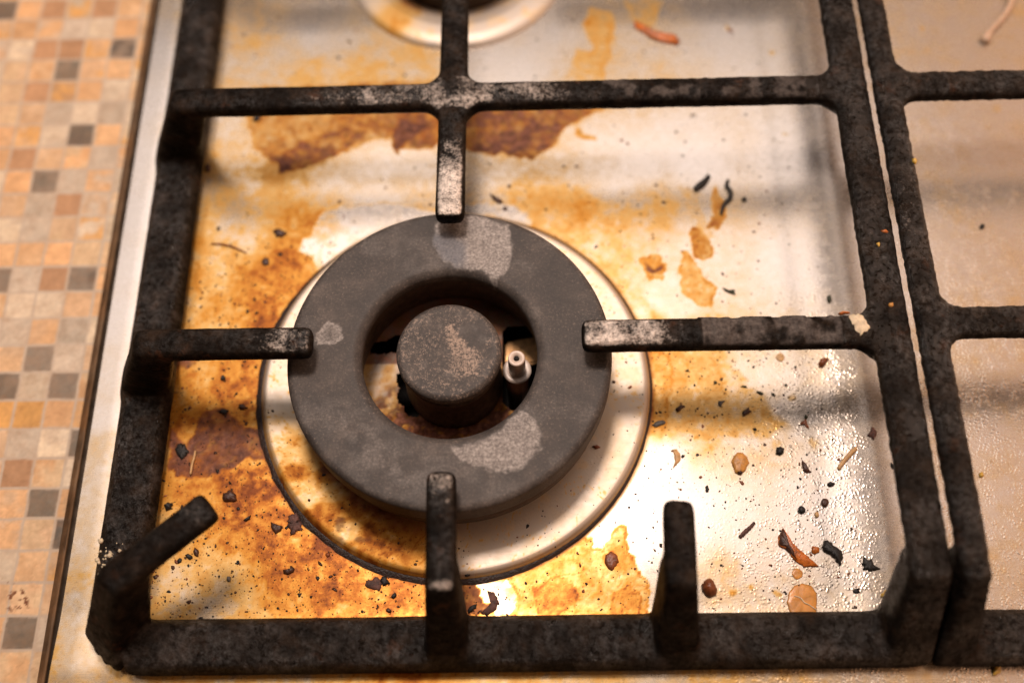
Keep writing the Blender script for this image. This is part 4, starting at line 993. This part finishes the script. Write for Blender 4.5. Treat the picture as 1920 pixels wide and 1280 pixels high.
tube('brown_fibre', [(396, 458, .3), (418, 459, .4), (440, 465, .4), (462, 475, .3)], [.3, .4, .4, .25], M_REDB, 'long thin brown fibre on the yellow steel at the left', 'fibre')
tube('pale_strand', [(1842, 84, 1.2), (1852, 68, 1.4), (1872, 46, 1.6), (1886, 24, 1.8), (1893, 0, 2), (1896, -30, 2)], [2.3, 1.1, 1.1, 1.3, 1.5, 1.5], M_STRAND, 'pale curled strand of food with a knobbed end at the top right', 'food bit')
flake('yellow_crumb', [(1858, 1268), (1856, 1250), (1862, 1240), (1872, 1246), (1870, 1262)], 1.5, M_YELL, 'blurred yellow sliver at the bottom edge in front of the right grate', 'crumb', .2)
flake('yellow_crumb', blob(1836, 893, 8, 9), .8, M_YELL, 'tiny yellow crumb on the bumpy steel right of the grates', 'crumb', .1)
flake('charred_crumb', blob(1276, 770-206, 1, 1), .3, M_CHAR, 'pin-sized black dot right of the drip ring above the right finger', 'crumb', .0)
# bits on the burner and the grates
flake('burnt_crumb', [(1222, 796), (1232, 790), (1245, 788), (1248, 793), (1240, 798), (1228, 801)], .7, M_GREY, 'dark grey crumb against the right edge of the drip ring', 'crumb', .2)
flake('brown_chip', [(1109, 842), (1118, 838), (1125, 843), (1116, 846)], .9, M_REDB, 'small brown chip sticking out below the ring cap at lower right', 'crumb', .1)
flake('white_crust', [(1592, 594), (1606, 589), (1618, 592), (1626, 606), (1632, 615), (1622, 622), (1612, 630), (1602, 620), (1596, 608)], .5, M_PALE, 'cream coloured splash on the right finger next to the side rail', 'residue', .6, z=42.1)
flake('orange_crumb', blob(1580, 588, 20, 6, 0, irr=.3), 1.0, M_ORANGE, 'orange crumb on the back edge of the right finger', 'crumb', .2, z=41.6)
flake('orange_crumb', blob(1670, 572, 11, 8, 0, irr=.3), .7, M_GOLD, 'small tan crumb on the left grate where the right finger joins', 'crumb', .2, z=42.1)
flake('orange_crumb', blob(1659, 435, 14, 6, 10, irr=.3), .7, M_ORANGE, 'orange red crumb on the raised side rail above the right finger', 'crumb', .2, z=42.1)
flake('yellow_crumb', blob(1714, 303, 9, 10, 0, irr=.3), .9, M_YELL, 'yellow crumb on the outer edge of the right grate rail', 'crumb', .2, z=41.6)
flake('yellow_crumb', blob(1646, 459, 8, 7, 0, irr=.3), .6, M_YELL, 'tiny yellow crumb left of the gap between the grates', 'crumb', .2, z=42.1)
def salt_pile():
    root = empty('crumb_heap', (-111, -66, 11), 'small heap of whitish crumbs on the left rail behind the slanting finger', 'crumbs')
    R = random.Random(4); V = []; F = []
    for i in range(60):
        px = 206+R.gauss(0, 17); py = 1046+R.gauss(0, 15)
        x, y = atxy(px, py, 11.2); r = R.uniform(.25, .6)*R.choice([1, 1, 1.6]); b = len(V)
        bm = bmesh.new(); bmesh.ops.create_icosphere(bm, subdivisions=1, radius=r)
        for v in bm.verts: V.append((x+v.co.x*R.uniform(.5, 1.5), y+v.co.y*R.uniform(.5, 1.5), 10.9+r*.3+v.co.z*R.uniform(.4, .8)))
        for f in bm.faces: F.append(tuple(b+v.index for v in f.verts))
        bm.free()
    mesh_np('crumbs', V, F, M_PALE, root)
salt_pile()
# countless specks too small to name
def specks():
    R = np.random.RandomState(3); V = []; F = []; mi = []
    ico = bmesh.new(); bmesh.ops.create_icosphere(ico, subdivisions=1, radius=1)
    iv = np.array([v.co for v in ico.verts]); fi = [tuple(v.index for v in f.verts) for f in ico.faces]; ico.free()
    n = 0; tries = 0
    while n < 4800 and tries < 90000:
        tries += 1
        x = R.uniform(-117, 136); y = R.uniform(-84, 175)
        r = math.hypot(x, y)
        if r < 56 or 69 < r < 71.2 or math.hypot(x+2, y-198) < 48: continue
        if -6 < x < 6 and y < -80: continue
        dens = .12+.55*max(0, min(1, (-x-10)/60))*(y < 60)+.5*(y < -60 and x < 20)+.25*(x > 70 and y < 20)+.12*(y < 20)
        if r < 70: dens = .25
        if R.rand() > dens: continue
        s = min(.8, .145*math.exp(R.randn()*.62)+.04); zz = surf(x, y); b = len(V)*1
        q = iv*np.array([s*R.uniform(.7, 1.6), s*R.uniform(.7, 1.3), s*.55])*(1+.25*R.randn(len(iv), 1))
        a = R.rand()*6.3; ca, sa = math.cos(a), math.sin(a)
        for p in q: V.append((x+p[0]*ca-p[1]*sa, y+p[0]*sa+p[1]*ca, zz+.06+p[2]))
        for f in fi: F.append(tuple(b+k for k in f))
        mi += [0 if R.rand() < .42 else 1 if R.rand() < .62 else 2]*len(fi); n += 1
    o = mesh_np('burnt_specks', V, F, M_CHAR)
    o.data.materials.append(M_CHARB); o.data.materials.append(M_REDB)
    o.data.polygons.foreach_set('material_index', mi)
    tag(o, 'fine burnt specks strewn over the steel panel', 'specks', kind='stuff')
specks()
